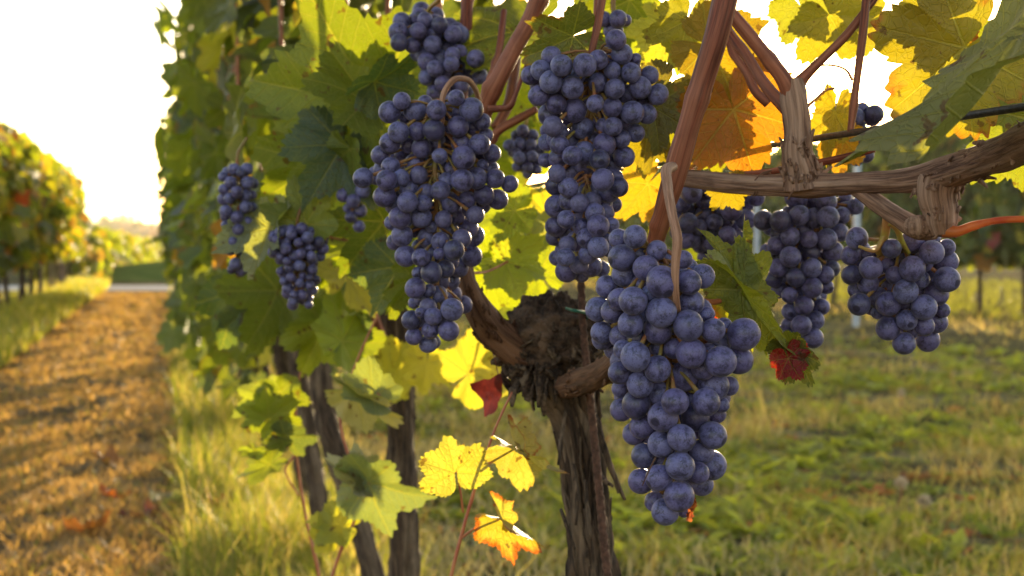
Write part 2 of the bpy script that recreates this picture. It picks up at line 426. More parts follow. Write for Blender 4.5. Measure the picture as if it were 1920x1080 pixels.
# ------------------------------------------------------------------ leaves
VEINS = np.array([-112, -52, 0, 52, 112.0])
BND = np.array([-174, -82, -25, 25, 82, 174.0])
CT_A = np.array([0, 9, 18, 25, 34, 44, 52, 62, 74, 82, 92, 104, 114, 130, 148, 164, 174.0])
CT_R = np.array([1.0, .93, .76, .66, .75, .87, .89, .80, .64, .58, .63, .69, .69, .60, .55, .50, .34])

def leaf_geo(r_, res=2, lobing=1.0, fold=.15, droop=.25, wave=.07, wid=1.0, curl=0.0):
    """vertices of one grape leaf: stalk joint at the origin, midrib along +y, upper side +z, midrib length 1.
    returns v, quads, tris, per-loop vein coordinates, ring fraction"""
    ns, nr, teeth = {3: (40, 8, 9), 2: (14, 4, 4), 1: (5, 2, 0), 0: (3, 1, 0)}[res]
    th = []; sec = []
    for k in range(5):
        a = np.linspace(BND[k], BND[k + 1], ns + 1)
        th.append(a if k == 4 else a[:-1]); sec += [k] * ns
    th = np.concatenate(th); sec = np.array(sec); m = len(th)
    jit = 1 + r_.normal(0, .06, len(CT_R)); jit2 = 1 + r_.normal(0, .06, len(CT_R))
    base = (CT_R - .8) * lobing + .8
    base[-2:] = CT_R[-2:]
    aa = np.abs(th)
    rm = np.where(th >= 0, np.interp(aa, CT_A, base * jit), np.interp(aa, CT_A, base * jit2))
    # teeth: asymmetric saw, bigger and smaller ones alternate
    if teeth:
        ph = (th + 174) / 348 * (42 if res == 3 else 30) + r_.random()
        fr = ph % 1; saw = np.where(fr < .62, fr / .62, (1 - fr) / .38)
        amp = .085 + .05 * np.sin(ph.astype(int) * 2.4 + r_.random() * 6)
        rm = rm * (1 + amp * (saw - .5))
    t = (np.arange(1, nr + 1) / nr) ** .9
    a = np.radians(th)
    x = np.sin(a)[None] * rm[None] * t[:, None]; y = np.cos(a)[None] * rm[None] * t[:, None]
    near = np.argmin(np.abs(th[:, None] - VEINS[None]), 1)
    da = np.abs(np.radians(th - VEINS[near]))
    d = np.sin(da)[None] * rm[None] * t[:, None]
    z = .22 * d * (1 - .4 * t[:, None]) + fold * np.abs(x) - droop * (y * np.abs(y)) * .55 - droop * .35 * x ** 2
    z = z + wave * t[:, None] ** 2 * np.sin(a * 4 + r_.random() * 6)[None] + wave * .6 * t[:, None] ** 2 * np.sin(a * 9 + r_.random() * 6)[None]
    z = z + .05 * np.sin(x * 5 + r_.random() * 6) * np.sin(y * 4 + r_.random() * 6)
    if curl:
        z = z + curl * (x ** 2 + y ** 2) * 1.2
    x = x * wid
    v = np.stack([x, y, z], -1).reshape(-1, 3)
    v = np.concatenate([[[0, 0, 0]], v])
    tt = np.concatenate([[0], np.repeat(t, m)])
    j = np.arange(m - 1)
    tris = np.stack([np.zeros(m - 1, int), 1 + j + 1, 1 + j], 1)
    if nr > 1:
        i = np.arange(nr - 1)[:, None] * m + 1
        quads = np.stack([i + j, i + j + 1, i + m + j + 1, i + m + j], -1).reshape(-1, 4)
    else: quads = np.zeros((0, 4), int)
    fsec = np.concatenate([np.tile(sec, nr - 1), sec]).astype(int)
    flat = np.stack([v[:, 0] / wid, v[:, 1]], 1)
    def vc(idx, s):
        p = flat[idx]; va = np.radians(VEINS[s])[:, None]
        return np.stack([p[..., 0] * np.sin(va) + p[..., 1] * np.cos(va), p[..., 0] * np.cos(va) - p[..., 1] * np.sin(va)], -1)
    uv = []
    if len(quads): uv.append(vc(quads, fsec[:len(quads)]).reshape(-1, 2))
    uv.append(vc(tris, fsec[len(quads):]).reshape(-1, 2))
    return v, quads, tris, np.concatenate(uv), tt

def leaf_mesh(r_, brown=0.0, size=1.0, **kw):
    v, q, t, uv, tt = leaf_geo(r_, **kw)
    me = mesh_np('leaf', v * size, [q, t])
    put_uv(me, uv)
    put_col(me, 'leafd', np.stack([tt, np.full(len(tt), brown), np.full(len(tt), .5), np.ones(len(tt))], 1))
    me.materials.append(M['leaf'])
    return me

GREEN = (.078, .108, .016); OLIVE = (.10, .125, .015); BLUEG = (.062, .092, .058); LIME = (.17, .21, .018)  # BLUEG: sky reflected on upper leaf sides, put into the tint
YELLOW = (.48, .39, .035); ORANGE = (.42, .17, .020); RED = (.30, .022, .018); RUST = (.22, .085, .03); PALE = (.17, .19, .12)
DARK = (.050, .074, .016); TAN = (.24, .17, .08)

def unit(v): return v / (np.linalg.norm(v) + 1e-12)
def basis(tip, nrm):
    y = unit(tip); z = unit(nrm - y * np.dot(nrm, y)); x = np.cross(y, z)
    return np.stack([x, y, z], 1)

CAMP = np.array([0, 0, H])
leaf_seed = [100]
def leaf(vine, pet, tip, d, dd=0.0, roll=0.0, tint=GREEN, brown=0.1, flip=1, wid=1.0, lobing=1.0, fold=.12, droop=.2, wave=.06, curl=0.0,
         stalk=None, label=None, res=3, stalkmat='shoot', sr=.0011):
    """one leaf: stalk joint and tip seen at photo pixels pet and tip, joint at depth d, tip at depth d + dd;
    roll turns the blade about its midrib; stalk: (px, py, depth) where its stalk leaves the cane"""
    leaf_seed[0] += 1; r_ = np.random.default_rng(leaf_seed[0])
    a = P(pet[0], pet[1], d); b = P(tip[0], tip[1], d + dd)
    L = np.linalg.norm(b - a); y = (b - a) / L
    z = unit(CAMP - a) * flip; z = unit(z - y * np.dot(z, y))
    xax = np.cross(y, z); c, s = math.cos(R(roll)), math.sin(R(roll))
    z = z * c + xax * s; xax = np.cross(y, z)
    me = leaf_mesh(r_, brown, L, res=res, lobing=lobing, fold=fold, droop=droop, wave=wave, wid=wid, curl=curl)
    o = link('leaf', me, M['leaf'], vine, a)
    o.rotation_euler = Matrix(np.stack([xax, y, z], 1).tolist()).to_euler()
    o.color = (*tint, 1)
    if label: o['label'] = label
    if stalk is not None:
        e = P(*stalk); mid = (a + e) / 2 + np.array([0, 0, -.004])
        v, q, t = tube_geo([e, mid, a + y * L * .02], [sr * 1.35, sr, sr], 6, 10)
        Mi = np.stack([xax, y, z], 1)
        vl = (v - a) @ Mi
        st = bpy.data.objects.new('petiole', mesh_np('petiole', vl, [q, t])); col.objects.link(st); st.parent = o; st.data.materials.append(M[stalkmat])
    return o

VARIANTS = {}
def variant(res, k):
    if (res, k) not in VARIANTS:
        r_ = np.random.default_rng(500 + k * 7 + res)
        VARIANTS[(res, k)] = leaf_mesh(r_, [.05, .15, .22, .32][k % 4], 1.0, res=res, lobing=.8 + .5 * r_.random(), fold=r_.uniform(0, .25), droop=r_.uniform(.05, .4), wave=r_.uniform(.04, .12))
    return VARIANTS[(res, k)]

def merged_leaves(name, vine, pos, rots, sizes, tints, res, seed, browns=None):
    """many leaves as one foliage mesh"""
    r_ = np.random.default_rng(seed)
    G = [leaf_geo(np.random.default_rng(900 + k + res * 31), res=res, fold=.05 + .05 * k, droop=.1 + .06 * k, wave=.08) for k in range(6)]
    V = []; Q = []; T = []; UQ = []; UT = []; C = []; D = []; off = 0
    pick = r_.integers(0, 6, len(pos))
    for i in range(len(pos)):
        v, q, t, uv, tt = G[pick[i]]
        V.append((v * sizes[i]) @ rots[i].T + pos[i]); Q.append(q + off); T.append(t + off)
        nq = q.size; UQ.append(uv[:nq]); UT.append(uv[nq:])
        C.append(np.tile([*tints[i], 1.0], (len(v), 1)))
        b = 0 if browns is None else browns[i]
        D.append(np.stack([tt, np.full(len(tt), b), np.zeros(len(tt)), np.ones(len(tt))], 1)); off += len(v)
    V = np.concatenate(V); loc = V.mean(0)
    me = mesh_np(name, V - loc, [np.concatenate(Q), np.concatenate(T)])
    put_uv(me, np.concatenate(UQ + UT)); put_col(me, 'tint', np.concatenate(C)); put_col(me, 'leafd', np.concatenate(D))
    o = link(name, me, M['leaf'], vine, loc); o.color = (0, 0, 0, 1)
    return o

def tint_pick(r_, n, table):
    ks = r_.choice(len(table), n, p=np.array([w for _, w in table]) / sum(w for _, w in table))
    base = np.array([table[k][0] for k in ks]); return base * r_.uniform(.75, 1.25, (n, 1))

def canopy(r_, n, y0, y1, zlo, zhi, uc, uh, size=(.075, .125), table=None, stray=.07):
    """leaf positions, orientations and tints in a trellised leaf wall between depths y0 and y1"""
    y = r_.uniform(y0, y1, n); z = r_.uniform(0, 1, n) ** .9 * (zhi - zlo) + zlo
    z = z + (r_.random(n) < .05) * r_.uniform(0, .2, n) * (z > zhi - .25)
    s = r_.choice([-1, 1], n) * (1 - r_.random(n) ** 2.2 * .9)
    taper = 1 - .35 * np.clip((z - zhi + .25) / .3, 0, 1)
    bump = np.array([.25 * nz(a * 1.7, b * 2.2, s_ * 3) for a, b, s_ in zip(y, z, s)])
    u = uc + s * uh * taper * (1 + bump) + r_.normal(0, .045, n) + s * .10 * (r_.random(n) < stray)
    pos = np.stack([u - K * y, y, z], 1)
    out = PERP[None] * np.sign(s)[:, None]
    nrm = out * r_.uniform(.5, 1.0, (n, 1)) + r_.normal(0, .42, (n, 3)) + np.array([0, 0, .35])
    tip = np.array([0, 0, -1.0])[None] * r_.uniform(.4, 1, (n, 1)) + out * .35 + r_.normal(0, .5, (n, 3))
    rots = np.array([basis(tip[i], nrm[i]) for i in range(n)])
    sizes = r_.uniform(size[0], size[1], n)
    tints = tint_pick(r_, n, table)
    return pos, rots, sizes, tints, u

T_MAIN = [(GREEN, 5), (OLIVE, 4.5), (DARK, 2.2), (BLUEG, 2), (LIME, 2.2), (YELLOW, .7), (ORANGE, .25)]  # yellow and orange: turned leaves, their share raised to paint in sunlit spots
T_LEFT = [(OLIVE, 2), (LIME, 2.2), (YELLOW, 3.0), (ORANGE, 1.5), (RED, .25), (GREEN, 2.2), (RUST, .7)]
T_RIGHT = [(GREEN, 4), (OLIVE, 3), (DARK, 2.5), (LIME, 1), (YELLOW, .7), (ORANGE, .5), (RED, .2)]

# ------------------------------------------------------------------ woody parts
def grain_attr(me, v, pts, rad, n, seg):
    p, r = catmull(pts, rad, n)
    s = np.concatenate([[0], np.cumsum(np.linalg.norm(np.diff(p, axis=0), axis=1))])
    th = np.linspace(0, 2 * np.pi, seg, endpoint=False); rm = float(np.mean(r))
    g = np.zeros((len(v), 3)); 
    g[:n * seg, 0] = np.tile(np.cos(th) * rm, n); g[:n * seg, 1] = np.repeat(s, seg); g[:n * seg, 2] = np.tile(np.sin(th) * rm, n)
    g[n * seg:, 1] = s[-1]
    a = me.attributes.new('grain', 'FLOAT_VECTOR', 'POINT'); a.data.foreach_set('vector', g.astype(np.float32).ravel())

def with_nodes(disp, seed):
    """swollen nodes every few centimetres"""
    r_ = np.random.default_rng(seed); gap = r_.uniform(.055, .08); off = r_.uniform(0, gap)
    def f(s, th, r):
        base = disp(s, th, r) if disp else np.zeros((len(s), len(th)))
        d = (s + off) % gap - gap / 2
        k = ((s + off) // gap).astype(int) % 2 * math.pi
        return base + .11 * np.exp(-(d / .0045) ** 2)[:, None] + .32 * (np.exp(-((d - .002) / .004) ** 2)[:, None] * np.clip(np.cos(th[None] - k[:, None]), 0, 1) ** 6)
    return f
def wood(name, parent, pts, rad, mat, seg=20, n=60, disp=None):
    if name in ('cane', 'shoot', 'stem') and len(pts) > 2:
        disp = with_nodes(disp, int(abs(pts[0][0]) * 1e4) + len(pts)); ln = sum(np.linalg.norm(np.diff(np.array(pts), axis=0), axis=1)); n = int(max(n, ln / .0028)); seg = max(seg, 14)
    v, q, t = tube_geo(pts, rad, seg, n, disp)
    loc = v.mean(0); me = mesh_np(name, v - loc, [q, t]); grain_attr(me, v, pts, rad, n, seg)
    return link(name, me, M[mat], parent, loc)

def pxpath(lst):
    """(px, py, depth, radius in px) -> world points and radii"""
    return [P(a, b, d) for a, b, d, r in lst], [r * d / F for a, b, d, r in lst]

def ribbon(mb, pts, wid, thick, r_):
    """a torn strip of bark: a thin bent strap with thickness"""
    p, wv = catmull(pts, wid, 10); t, a, b = frames(p)
    tw = r_.uniform(0, 6.28); ca = a * math.cos(tw) + b * math.sin(tw); cb = np.cross(t, ca)
    jag = 1 + r_.normal(0, .18, (10, 2))
    v = np.stack([p - ca * (wv * jag[:, 0])[:, None] - cb * thick, p + ca * (wv * jag[:, 1])[:, None] - cb * thick * .6,
                  p + ca * (wv * jag[:, 1])[:, None] + cb * thick, p - ca * (wv * jag[:, 0])[:, None] + cb * thick], 1).reshape(-1, 3)
    i = np.arange(9)[:, None] * 4; j = np.arange(4)[None]; j2 = (j + 1) % 4
    q = np.stack([i + j, i + j2, i + 4 + j2, i + 4 + j], -1).reshape(-1, 4)
    q = np.concatenate([q, [[3, 2, 1, 0], [36, 37, 38, 39]]])
    mb.add(v, q)

def bark_strips(name, parent, pts, rad, count, r_, mat='bark', L=(.02, .06), sc_=1.0):
    p, rr = catmull(pts, rad, 80); t, a, b = frames(p)
    mb = MB()
    for _ in range(count):
        i = int(r_.integers(3, 76)); th = r_.uniform(0, 6.283); out = a[i] * math.cos(th) + b[i] * math.sin(th)
        l = r_.uniform(*L) * sc_; lift = r_.uniform(.01, .13) * (2.0 if r_.random() < .08 else 1)
        s0 = p[i] + out * rr[i] * 1.0; dn = t[i] * (1 if r_.random() < .8 else -1)
        s1 = s0 + dn * l * .5 + out * l * lift * .22; s2 = s0 + dn * l + out * l * lift * .8 + r_.normal(0, .002, 3)
        ribbon(mb, [s0 - out * rr[i] * .1, s1, s2], [.0022 * sc_, .0030 * sc_, .0006], .0005 * sc_, r_)
    o = mb.obj(name, M[mat], parent)
    me = o.data; co = np.zeros(len(me.vertices) * 3, np.float32); me.vertices.foreach_get('co', co)
    at = me.attributes.new('grain', 'FLOAT_VECTOR', 'POINT'); at.data.foreach_set('vector', co.reshape(-1, 3)[:, [0, 2, 1]].ravel().copy())
    return o

# ------------------------------------------------------------------ grape bunches
def uv_sphere(nu=26, nv=17):
    v = [(0, 0, 1)]
    for i in range(1, nv):
        ph = math.pi * i / nv
        for j in range(nu):
            a = 2 * math.pi * j / nu; v.append((math.sin(ph) * math.cos(a), math.sin(ph) * math.sin(a), math.cos(ph)))
    v.append((0, 0, -1)); v = np.array(v)
    t = []; q = []
    for j in range(nu): t.append((0, 1 + j, 1 + (j + 1) % nu))
    for i in range(nv - 2):
        for j in range(nu):
            a = 1 + i * nu + j; b = 1 + i * nu + (j + 1) % nu; q.append((a, a + nu, b + nu, b))
    k = len(v) - 1
    for j in range(nu): t.append((k, 1 + (nv - 2) * nu + (j + 1) % nu, 1 + (nv - 2) * nu + j))
    return v, np.array(q), np.array(t)
SV, SQ, ST = uv_sphere()
SV2, SQ2, ST2 = uv_sphere(14, 9)
GR = []
for k in range(4):
    v = SV.copy(); r_ = np.random.default_rng(40 + k)
    v[:, 2] *= [1.0, 1.05, .97, 1.02][k]
    v[:, 0] *= [1.0, .98, 1.02, .97][k]
    pole = np.clip((SV[:, 2] - .93) / .07, 0, 1); v[:, 2] -= pole ** 2 * .035          # dimple at the stylar end
    v *= 1 + .012 * np.array([nz(*(p * 1.6 + k * 5)) for p in SV])[:, None]
    me = mesh_np('grape', v, [SQ, ST]); me.materials.append(M['grape']); GR.append(me)
GRL = mesh_np('grape', SV2, [SQ2, ST2]); GRL.materials.append(M['grape'])

def align_z(d, spin):
    d = Vector(d).normalized(); return (d.to_track_quat('Z', 'Y').to_matrix() @ Matrix.Rotation(spin, 3, 'Z')).to_euler()

def build_bunch(label, pos, rad, peduncle, ped_r, seed, lo=False, pedmat='greenstem', cap=100):
    """pos: grape centres (world), rad: radii. The stem: a wandering rachis with a short stalk to each grape."""
    r_ = np.random.default_rng(seed)
    pos = np.array(pos); rad = np.array(rad)
    top = pos[:, 2].max(); base = np.array([pos[:, 0].mean(), pos[:, 1].mean(), pos[:, 2].min()])
    root = thing('grape_bunch', label, 'grape bunch', base, 'grape bunches on the trellised vines')
    order = np.argsort(pos[:, 2]); zs = np.linspace(pos[:, 2].max() - rad.mean(), pos[:, 2].min() + rad.mean(), 9)
    ax = []
    for z in zs:
        wgt = np.exp(-((pos[:, 2] - z) / (rad.mean() * 2.2)) ** 2); ax.append([(pos[:, 0] * wgt).sum() / wgt.sum(), (pos[:, 1] * wgt).sum() / wgt.sum(), z])
    ax = np.array(ax)
    A, _ = catmull(ax, np.full(9, .002), 50)
    mb = MB()
    mb.add(*tube_geo(ax, np.linspace(.0022, .0009, 9), 7, 40))
    for p, rr in zip(pos, rad):
        k = np.argmin(np.linalg.norm(A - (p + np.array([0, 0, rr * 1.6])), axis=1)); k = max(0, k - 1)
        d = unit(A[k] - p + np.array([0, 0, rr * .5]))
        e = p + d * rr * .97
        mid = (e + A[k]) / 2 + np.array([0, 0, .002])
        mb.add(*tube_geo([A[k], mid, e], [.0009, .0008, .0013], 5, 6))
    mb.obj('rachis', M['rachis'], root)
    if peduncle is not None:
        pts = list(peduncle) + [ax[0], ax[1]]
        rr = list(ped_r) + [ped_r[-1] * .8, .0018]
        wood('peduncle', root, pts, rr, pedmat, 12, 40, bark_disp(.06, 2.0, 20, seed, .12, 60)) if pedmat in ('cane', 'cordon', 'peduncle') else \
            link('peduncle', (lambda g: mesh_np('peduncle', g[0], [g[1], g[2]]))(tube_geo(pts, rr, 10, 40)), M[pedmat], root, (0, 0, 0))
    for i, (p, rr) in enumerate(zip(pos[:cap], rad[:cap])):
        o = bpy.data.objects.new('grape', GRL if lo else GR[int(r_.integers(0, 4))]); col.objects.link(o)
        o.parent = root; o.location = p - base; o.scale = (rr, rr, rr)
        k = np.argmin(np.abs(A[:, 2] - p[2])); out = unit(p - A[k]) + r_.normal(0, .45, 3) + np.array([0, 0, -.35])
        o.rotation_euler = align_z(out, r_.uniform(0, 6.28))
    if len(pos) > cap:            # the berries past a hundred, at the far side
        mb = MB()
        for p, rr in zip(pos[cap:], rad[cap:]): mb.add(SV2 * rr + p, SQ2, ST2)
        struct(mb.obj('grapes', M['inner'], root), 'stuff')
    return root

def solve(gr, D, seed, total=100, depth=.85):
    """gr: front grapes (px, py, r px), front ones first, seen at mean depth D. Returns centres and radii: every grape lies on its line of sight,
    no nearer than the bunch's rounded front, and behind every earlier one it overlaps; then fills the far side."""
    r_ = np.random.default_rng(seed); gr = np.array(gr, float); gr[:, 2] *= 1.03
    rm = np.median(gr[:, 2]); pos = []; rad = []; dep = []
    for (x, y, r) in gr:
        row = gr[np.abs(gr[:, 1] - y) < rm * 2.2]
        lo, hi = (row[:, 0] - row[:, 2]).min(), (row[:, 0] + row[:, 2]).max(); c = (lo + hi) / 2; hw = max((hi - lo) / 2 - rm, 1)
        hw_ = min(hw, rm * 4.2)
        e = math.sqrt(max(0.0, 1 - min(1.0, abs(x - c) / max(hw, 1)) ** 2))
        d = D - hw_ * e * depth * D / F
        rr = r * D / F
        for _ in range(60):
            p = P(x, y, d); rr = r * d / F; bad = False
            for (q, qr, qd, gx) in zip(pos, rad, dep, gr):
                if math.hypot(gx[0] - x, gx[1] - y) < gx[2] + r - 1:
                    dist = np.linalg.norm(p - q)
                    if dist < (rr + qr) * .93 or d < qd: bad = True; break
            if not bad: break
            d += rr * .25
        pos.append(P(x, y, d)); rad.append(rr); dep.append(d)
    rw = rm * D / F; img = [tuple(g) for g in gr]
    x0, x1 = (gr[:, 0] - gr[:, 2]).min(), (gr[:, 0] + gr[:, 2]).max(); y0, y1 = (gr[:, 1] - gr[:, 2]).min(), (gr[:, 1] + gr[:, 2]).max()
    fails = 0
    while len(pos) < total and fails < 60:
        best = None
        A = np.array(img)
        for _ in range(90):                       # the emptiest spot inside the bunch's outline
            k = int(r_.integers(0, len(gr))); x = gr[k][0] + r_.normal(0, rm * 1.1); y = gr[k][1] + r_.normal(0, rm * 1.1)
            near = np.sum(np.hypot(gr[:, 0] - x, gr[:, 1] - y) < rm * 2.3)
            ang = np.arctan2(gr[:, 1] - y, gr[:, 0] - x)[np.hypot(gr[:, 0] - x, gr[:, 1] - y) < rm * 3.2]
            if len(ang) < 3: continue
            ang = np.sort(ang); gaps = np.diff(np.concatenate([ang, [ang[0] + 2 * np.pi]]))
            if gaps.max() > 2.3: continue
            sc1 = np.min(np.hypot(A[:, 0] - x, A[:, 1] - y) / A[:, 2])
            if best is None or sc1 > best[0]: best = (sc1, x, y)
        if best is None: break
        _, x, y = best; r = rm * r_.uniform(.88, 1.02); d = D - .3 * rw; ok = False
        for _ in range(40):
            p = P(x, y, d); rr = r * d / F
            if all(np.linalg.norm(p - q) > (rr + qr) * .9 for q, qr in zip(pos, rad)): ok = True; break
            d += rw * .3
        if ok and d < D + rw * 7: pos.append(p); rad.append(rr)
        else: fails += 1
        img.append((x, y, r))
    return pos, rad

def crop(lst, ox, oy, s): return [(ox + a / s, oy + b / s, r / s) for a, b, r in lst]

# ------------------------------------------------------------------ the near vines
ROWGROUP = 'grapevines of the trellised row beside the path'
def row_point(y, u=.30): return UY(u, y)

# vine with the knobby dark head
vA = thing('grapevine', 'old grapevine with a knobby dark head on a shaggy split trunk', 'grapevine', P(1085, 1400, 1.08) * [1, 1, 0], ROWGROUP)
rA = np.random.default_rng(11)
pts, rad = pxpath([(1078, 2420, 1.10, 62), (1098, 1700, 1.09, 46), (1118, 1180, 1.08, 39), (1108, 1000, 1.08, 37), (1096, 880, 1.08, 34), (1082, 790, 1.08, 37), (1062, 725, 1.08, 52), (1045, 680, 1.08, 66)])
wood('trunk', vA, pts, rad, 'bark', 56, 150, bark_disp(.50, 4.2, 9, 2.0, .16, 25))
bark_strips('bark_strip', vA, pts[2:7], rad[2:7], 100, rA, 'bark', (.025, .075))
# the head: a burl of old pruning wounds
def blob(name, parent, c, rx, ry, rz, mat, seed, amp=.35, n=56):
    v, q, t = uv_sphere(n * 2, n)
    out = []
    for p in v:
        a = 0
        q3 = Vector(p * 2.1) + Vector((seed, 0, 0))
        cell = noise.voronoi(q3 * 1.5, distance_metric='DISTANCE', exponent=2.5)[0]
        a = .55 * (.5 - min(cell[0], 1)) + .35 * (cell[1] - cell[0]) * .6
        a += .45 * (0.4 - abs(nz(*(q3 * 2.0)))) + .25 * nz(*(q3 * 6.0)) + .16 * nz(*(q3 * 14.0))
        out.append(p * (1 + amp * a))
    v = np.array(out) * [rx, ry, rz]
    me = mesh_np(name, v, [q, t]); at = me.attributes.new('grain', 'FLOAT_VECTOR', 'POINT'); at.data.foreach_set('vector', (v * [1.0, 1.0, 1.0]).astype(np.float32)[:, [0, 2, 1]].ravel().copy())
    return link(name, me, M[mat], parent, c)
mb = MB()      # long torn strips that stand off the trunk
for a, b, c, w_ in (((1122, 800), (1140, 862), (1172, 938), 7), ((1126, 815), (1148, 880), (1160, 925), 5), ((1118, 850), (1132, 900), (1150, 912), 5), ((1060, 770), (1052, 830), (1046, 872), 4),
                    ((1120, 950), (1136, 975), (1140, 1010), 4), ((1052, 955), (1062, 985), (1078, 1030), 5), ((1112, 760), (1122, 800), (1130, 850), 5), ((1075, 870), (1082, 930), (1080, 985), 6), ((1098, 900), (1102, 960), (1108, 1010), 6)):
    ribbon(mb, [P(*a, 1.055), P(*b, 1.045), P(*c, 1.04)], [w_ * .6 / F, w_ / F, w_ * .35 / F], .0009, rA)
o = mb.obj('torn_strip', M['bark'], vA)
me = o.data; co = np.zeros(len(me.vertices) * 3, np.float32); me.vertices.foreach_get('co', co)
at = me.attributes.new('grain', 'FLOAT_VECTOR', 'POINT'); at.data.foreach_set('vector', co.reshape(-1, 3)[:, [0, 2, 1]].ravel().copy())
hc = P(1034, 640, 1.075); hs = 1.075 / F
blob('head', vA, hc, 84 * hs, 72 * hs, 84 * hs, 'head', 4.0, .40)
mb = MB()
for _ in range(210):     # curled flakes of old bark on the head
    d = unit(rA.normal(0, 1, 3)); d[2] -= .15; s = hc + d * np.array([84, 72, 84]) * hs * .98
    tdir = unit(np.cross(d, rA.normal(0, 1, 3)) + np.array([0, 0, -.5])); l = rA.uniform(.006, .015)
    ribbon(mb, [s - d * .002, s + tdir * l * .5 + d * l * .22, s + tdir * l + d * l * rA.uniform(.05, .4)], [.0034, .0040, .0016], .0006, rA)
for _ in range(30):      # ragged fringe hanging under it
    a = rA.uniform(0, 6.28); s = hc + np.array([math.cos(a) * 78, math.sin(a) * 64, rA.uniform(-70, -10)]) * hs
    l = rA.uniform(.012, .03); o_ = np.array([math.cos(a), math.sin(a), 0])
    ribbon(mb, [s, s + np.array([0, 0, -l * .5]) + o_ * l * .3, s + np.array([0, 0, -l]) + o_ * l * rA.uniform(-.1, .5)], [.003, .0038, .001], .0007, rA)
o = mb.obj('bark_flake', M['bark'], vA)
me = o.data; co = np.zeros(len(me.vertices) * 3, np.float32); me.vertices.foreach_get('co', co)
at = me.attributes.new('grain', 'FLOAT_VECTOR', 'POINT'); at.data.foreach_set('vector', co)

pts, rad = pxpath([(1010, 690, 1.07, 26), (960, 650, 1.06, 32), (925, 620, 1.05, 30), (893, 575, 1.03, 25), (872, 530, 1.02, 20), (868, 430, 1.04, 16), (880, 330, 1.05, 15)])
wood('arm', vA, pts, rad, 'arm', 32, 90, bark_disp(.16, 2.6, 10, 6.0, .12, 30))
bark_strips('bark_strip', vA, pts[:5], rad[:5], 50, rA, 'arm', (.010, .030), .8)
pts, rad = pxpath([(1060, 725, 1.05, 22), (1090, 716, 1.0, 24), (1130, 700, .95, 24), (1190, 640, .88, 22), (1222, 540, .82, 19)])
wood('arm', vA, pts, rad, 'arm', 32, 80, bark_disp(.16, 2.6, 10, 9.0, .12, 30))
bark_strips('bark_strip', vA, pts, rad, 50, rA, 'arm', (.010, .028), .8)
pts, rad = pxpath([(1218, 550, .82, 15), (1226, 470, .79, 16), (1243, 400, .765, 17), (1262, 340, .75, 22), (1274, 296, .745, 23), (1290, 240, .74, 21), (1318, 150, .735, 22), (1345, 60, .73, 23), (1372, -60, .73, 24), (1400, -200, .74, 22)])
pts.append(UY(.33, .85, 1.75)); rad.append(.004)
wood('cane', vA, pts, rad, 'cane', 28, 120, bark_disp(.05, 3.5, 5, 1.0, .05, 40))
pts, rad = pxpath([(882, 340, 1.04, 13), (900, 240, 1.02, 15), (912, 195, 1.01, 18), (936, 145, 1.0, 16), (962, 95, 1.0, 16), (990, 45, 1.0, 16), (1020, -30, 1.0, 16), (1060, -160, 1.02, 14)])
pts.append(UY(.30, 1.05, 1.8)); rad.append(.003)
wood('cane', vA, pts, rad, 'cane', 24, 100, bark_disp(.05, 3.5, 5, 3.0, .06, 40))
for lst in ([(862, 470, 1.1, 9), (868, 300, 1.11, 11), (866, 180, 1.12, 12), (872, 80, 1.13, 12), (880, -80, 1.15, 11)],
            [(905, 330, 1.12, 7), (930, 250, 1.12, 8), (975, 222, 1.11, 8), (1005, 205, 1.1, 7)],
            [(915, 205, 1.0, 8), (938, 203, 1.0, 6), (958, 198, .99, 6), (968, 175, .99, 4), (985, 128, .99, 4), (996, 110, .98, 3)],
            [(905, 215, 1.03, 9), (916, 160, 1.05, 8), (935, 100, 1.08, 7), (945, 20, 1.1, 6)],
            [(930, 240, 1.16, 10), (955, 190, 1.17, 10), (962, 150, 1.18, 10), (975, 60, 1.2, 9)],
            [(1114, 110, .97, 8), (1118, 60, .98, 8), (1125, -60, 1.0, 8)]):
    pts, rad = pxpath(lst)
    if lst[-1][1] < 0: dv = unit(pts[-1] - pts[-2]); pts += [pts[-1] + dv * .06 + np.array([0, .01, .05]), pts[-1] + dv * .08 + np.array([0, .03, .5])]; rad.append(rad[-1] * .9); rad.append(.0025)
    wood('cane', vA, pts, rad, 'cane', 14, 50, bark_disp(.05, 3, 6, lst[0][0], .08, 60))

# vine whose trunk stands out of the frame to the right: weathered cordon and spurs
vB = thing('grapevine', 'grapevine with a weathered grey cordon reaching in above the lane grass', 'grapevine', UY(.37, .46), ROWGROUP)
cord = [(1262, 333, .93, 14), (1300, 336, .92, 16), (1345, 341, .90, 18), (1400, 346, .88, 19), (1455, 348, .86, 20), (1510, 348, .85, 23), (1560, 346, .84, 20), (1620, 342, .82, 20), (1680, 340, .80, 21), (1730, 334, .78, 25), (1770, 324, .77, 31), (1820, 308, .75, 31), (1880, 287, .71, 33), (1960, 252, .66, 38), (2090, 195, .60, 44)]
pts, rad = pxpath(cord)
tb = UY(.37, .46)
blob('head', vB, tb + [0, 0, .78], .038, .036, .040, 'head', 12.0, .30, 40)
wood('cordon', vB, pts + [tb + [0.005, .02, .80], tb + [0, 0, .74]], rad + [.013, .014], 'cordon', 44, 240, bark_disp(.13, 3.0, 7, 5.0, .10, 35))
wood('trunk', vB, [tb + [0, 0, -.03], tb + [.01, 0, .3], tb + [0, .01, .6], tb + [0, 0, .76]], [.030, .024, .022, .026], 'bark', 40, 110, bark_disp(.35, 3, 10, 8.0, .2, 22))
bark_strips('bark_strip', vB, pts[9:14], rad[9:14], 40, rA, 'cordon', (.006, .018), .6)
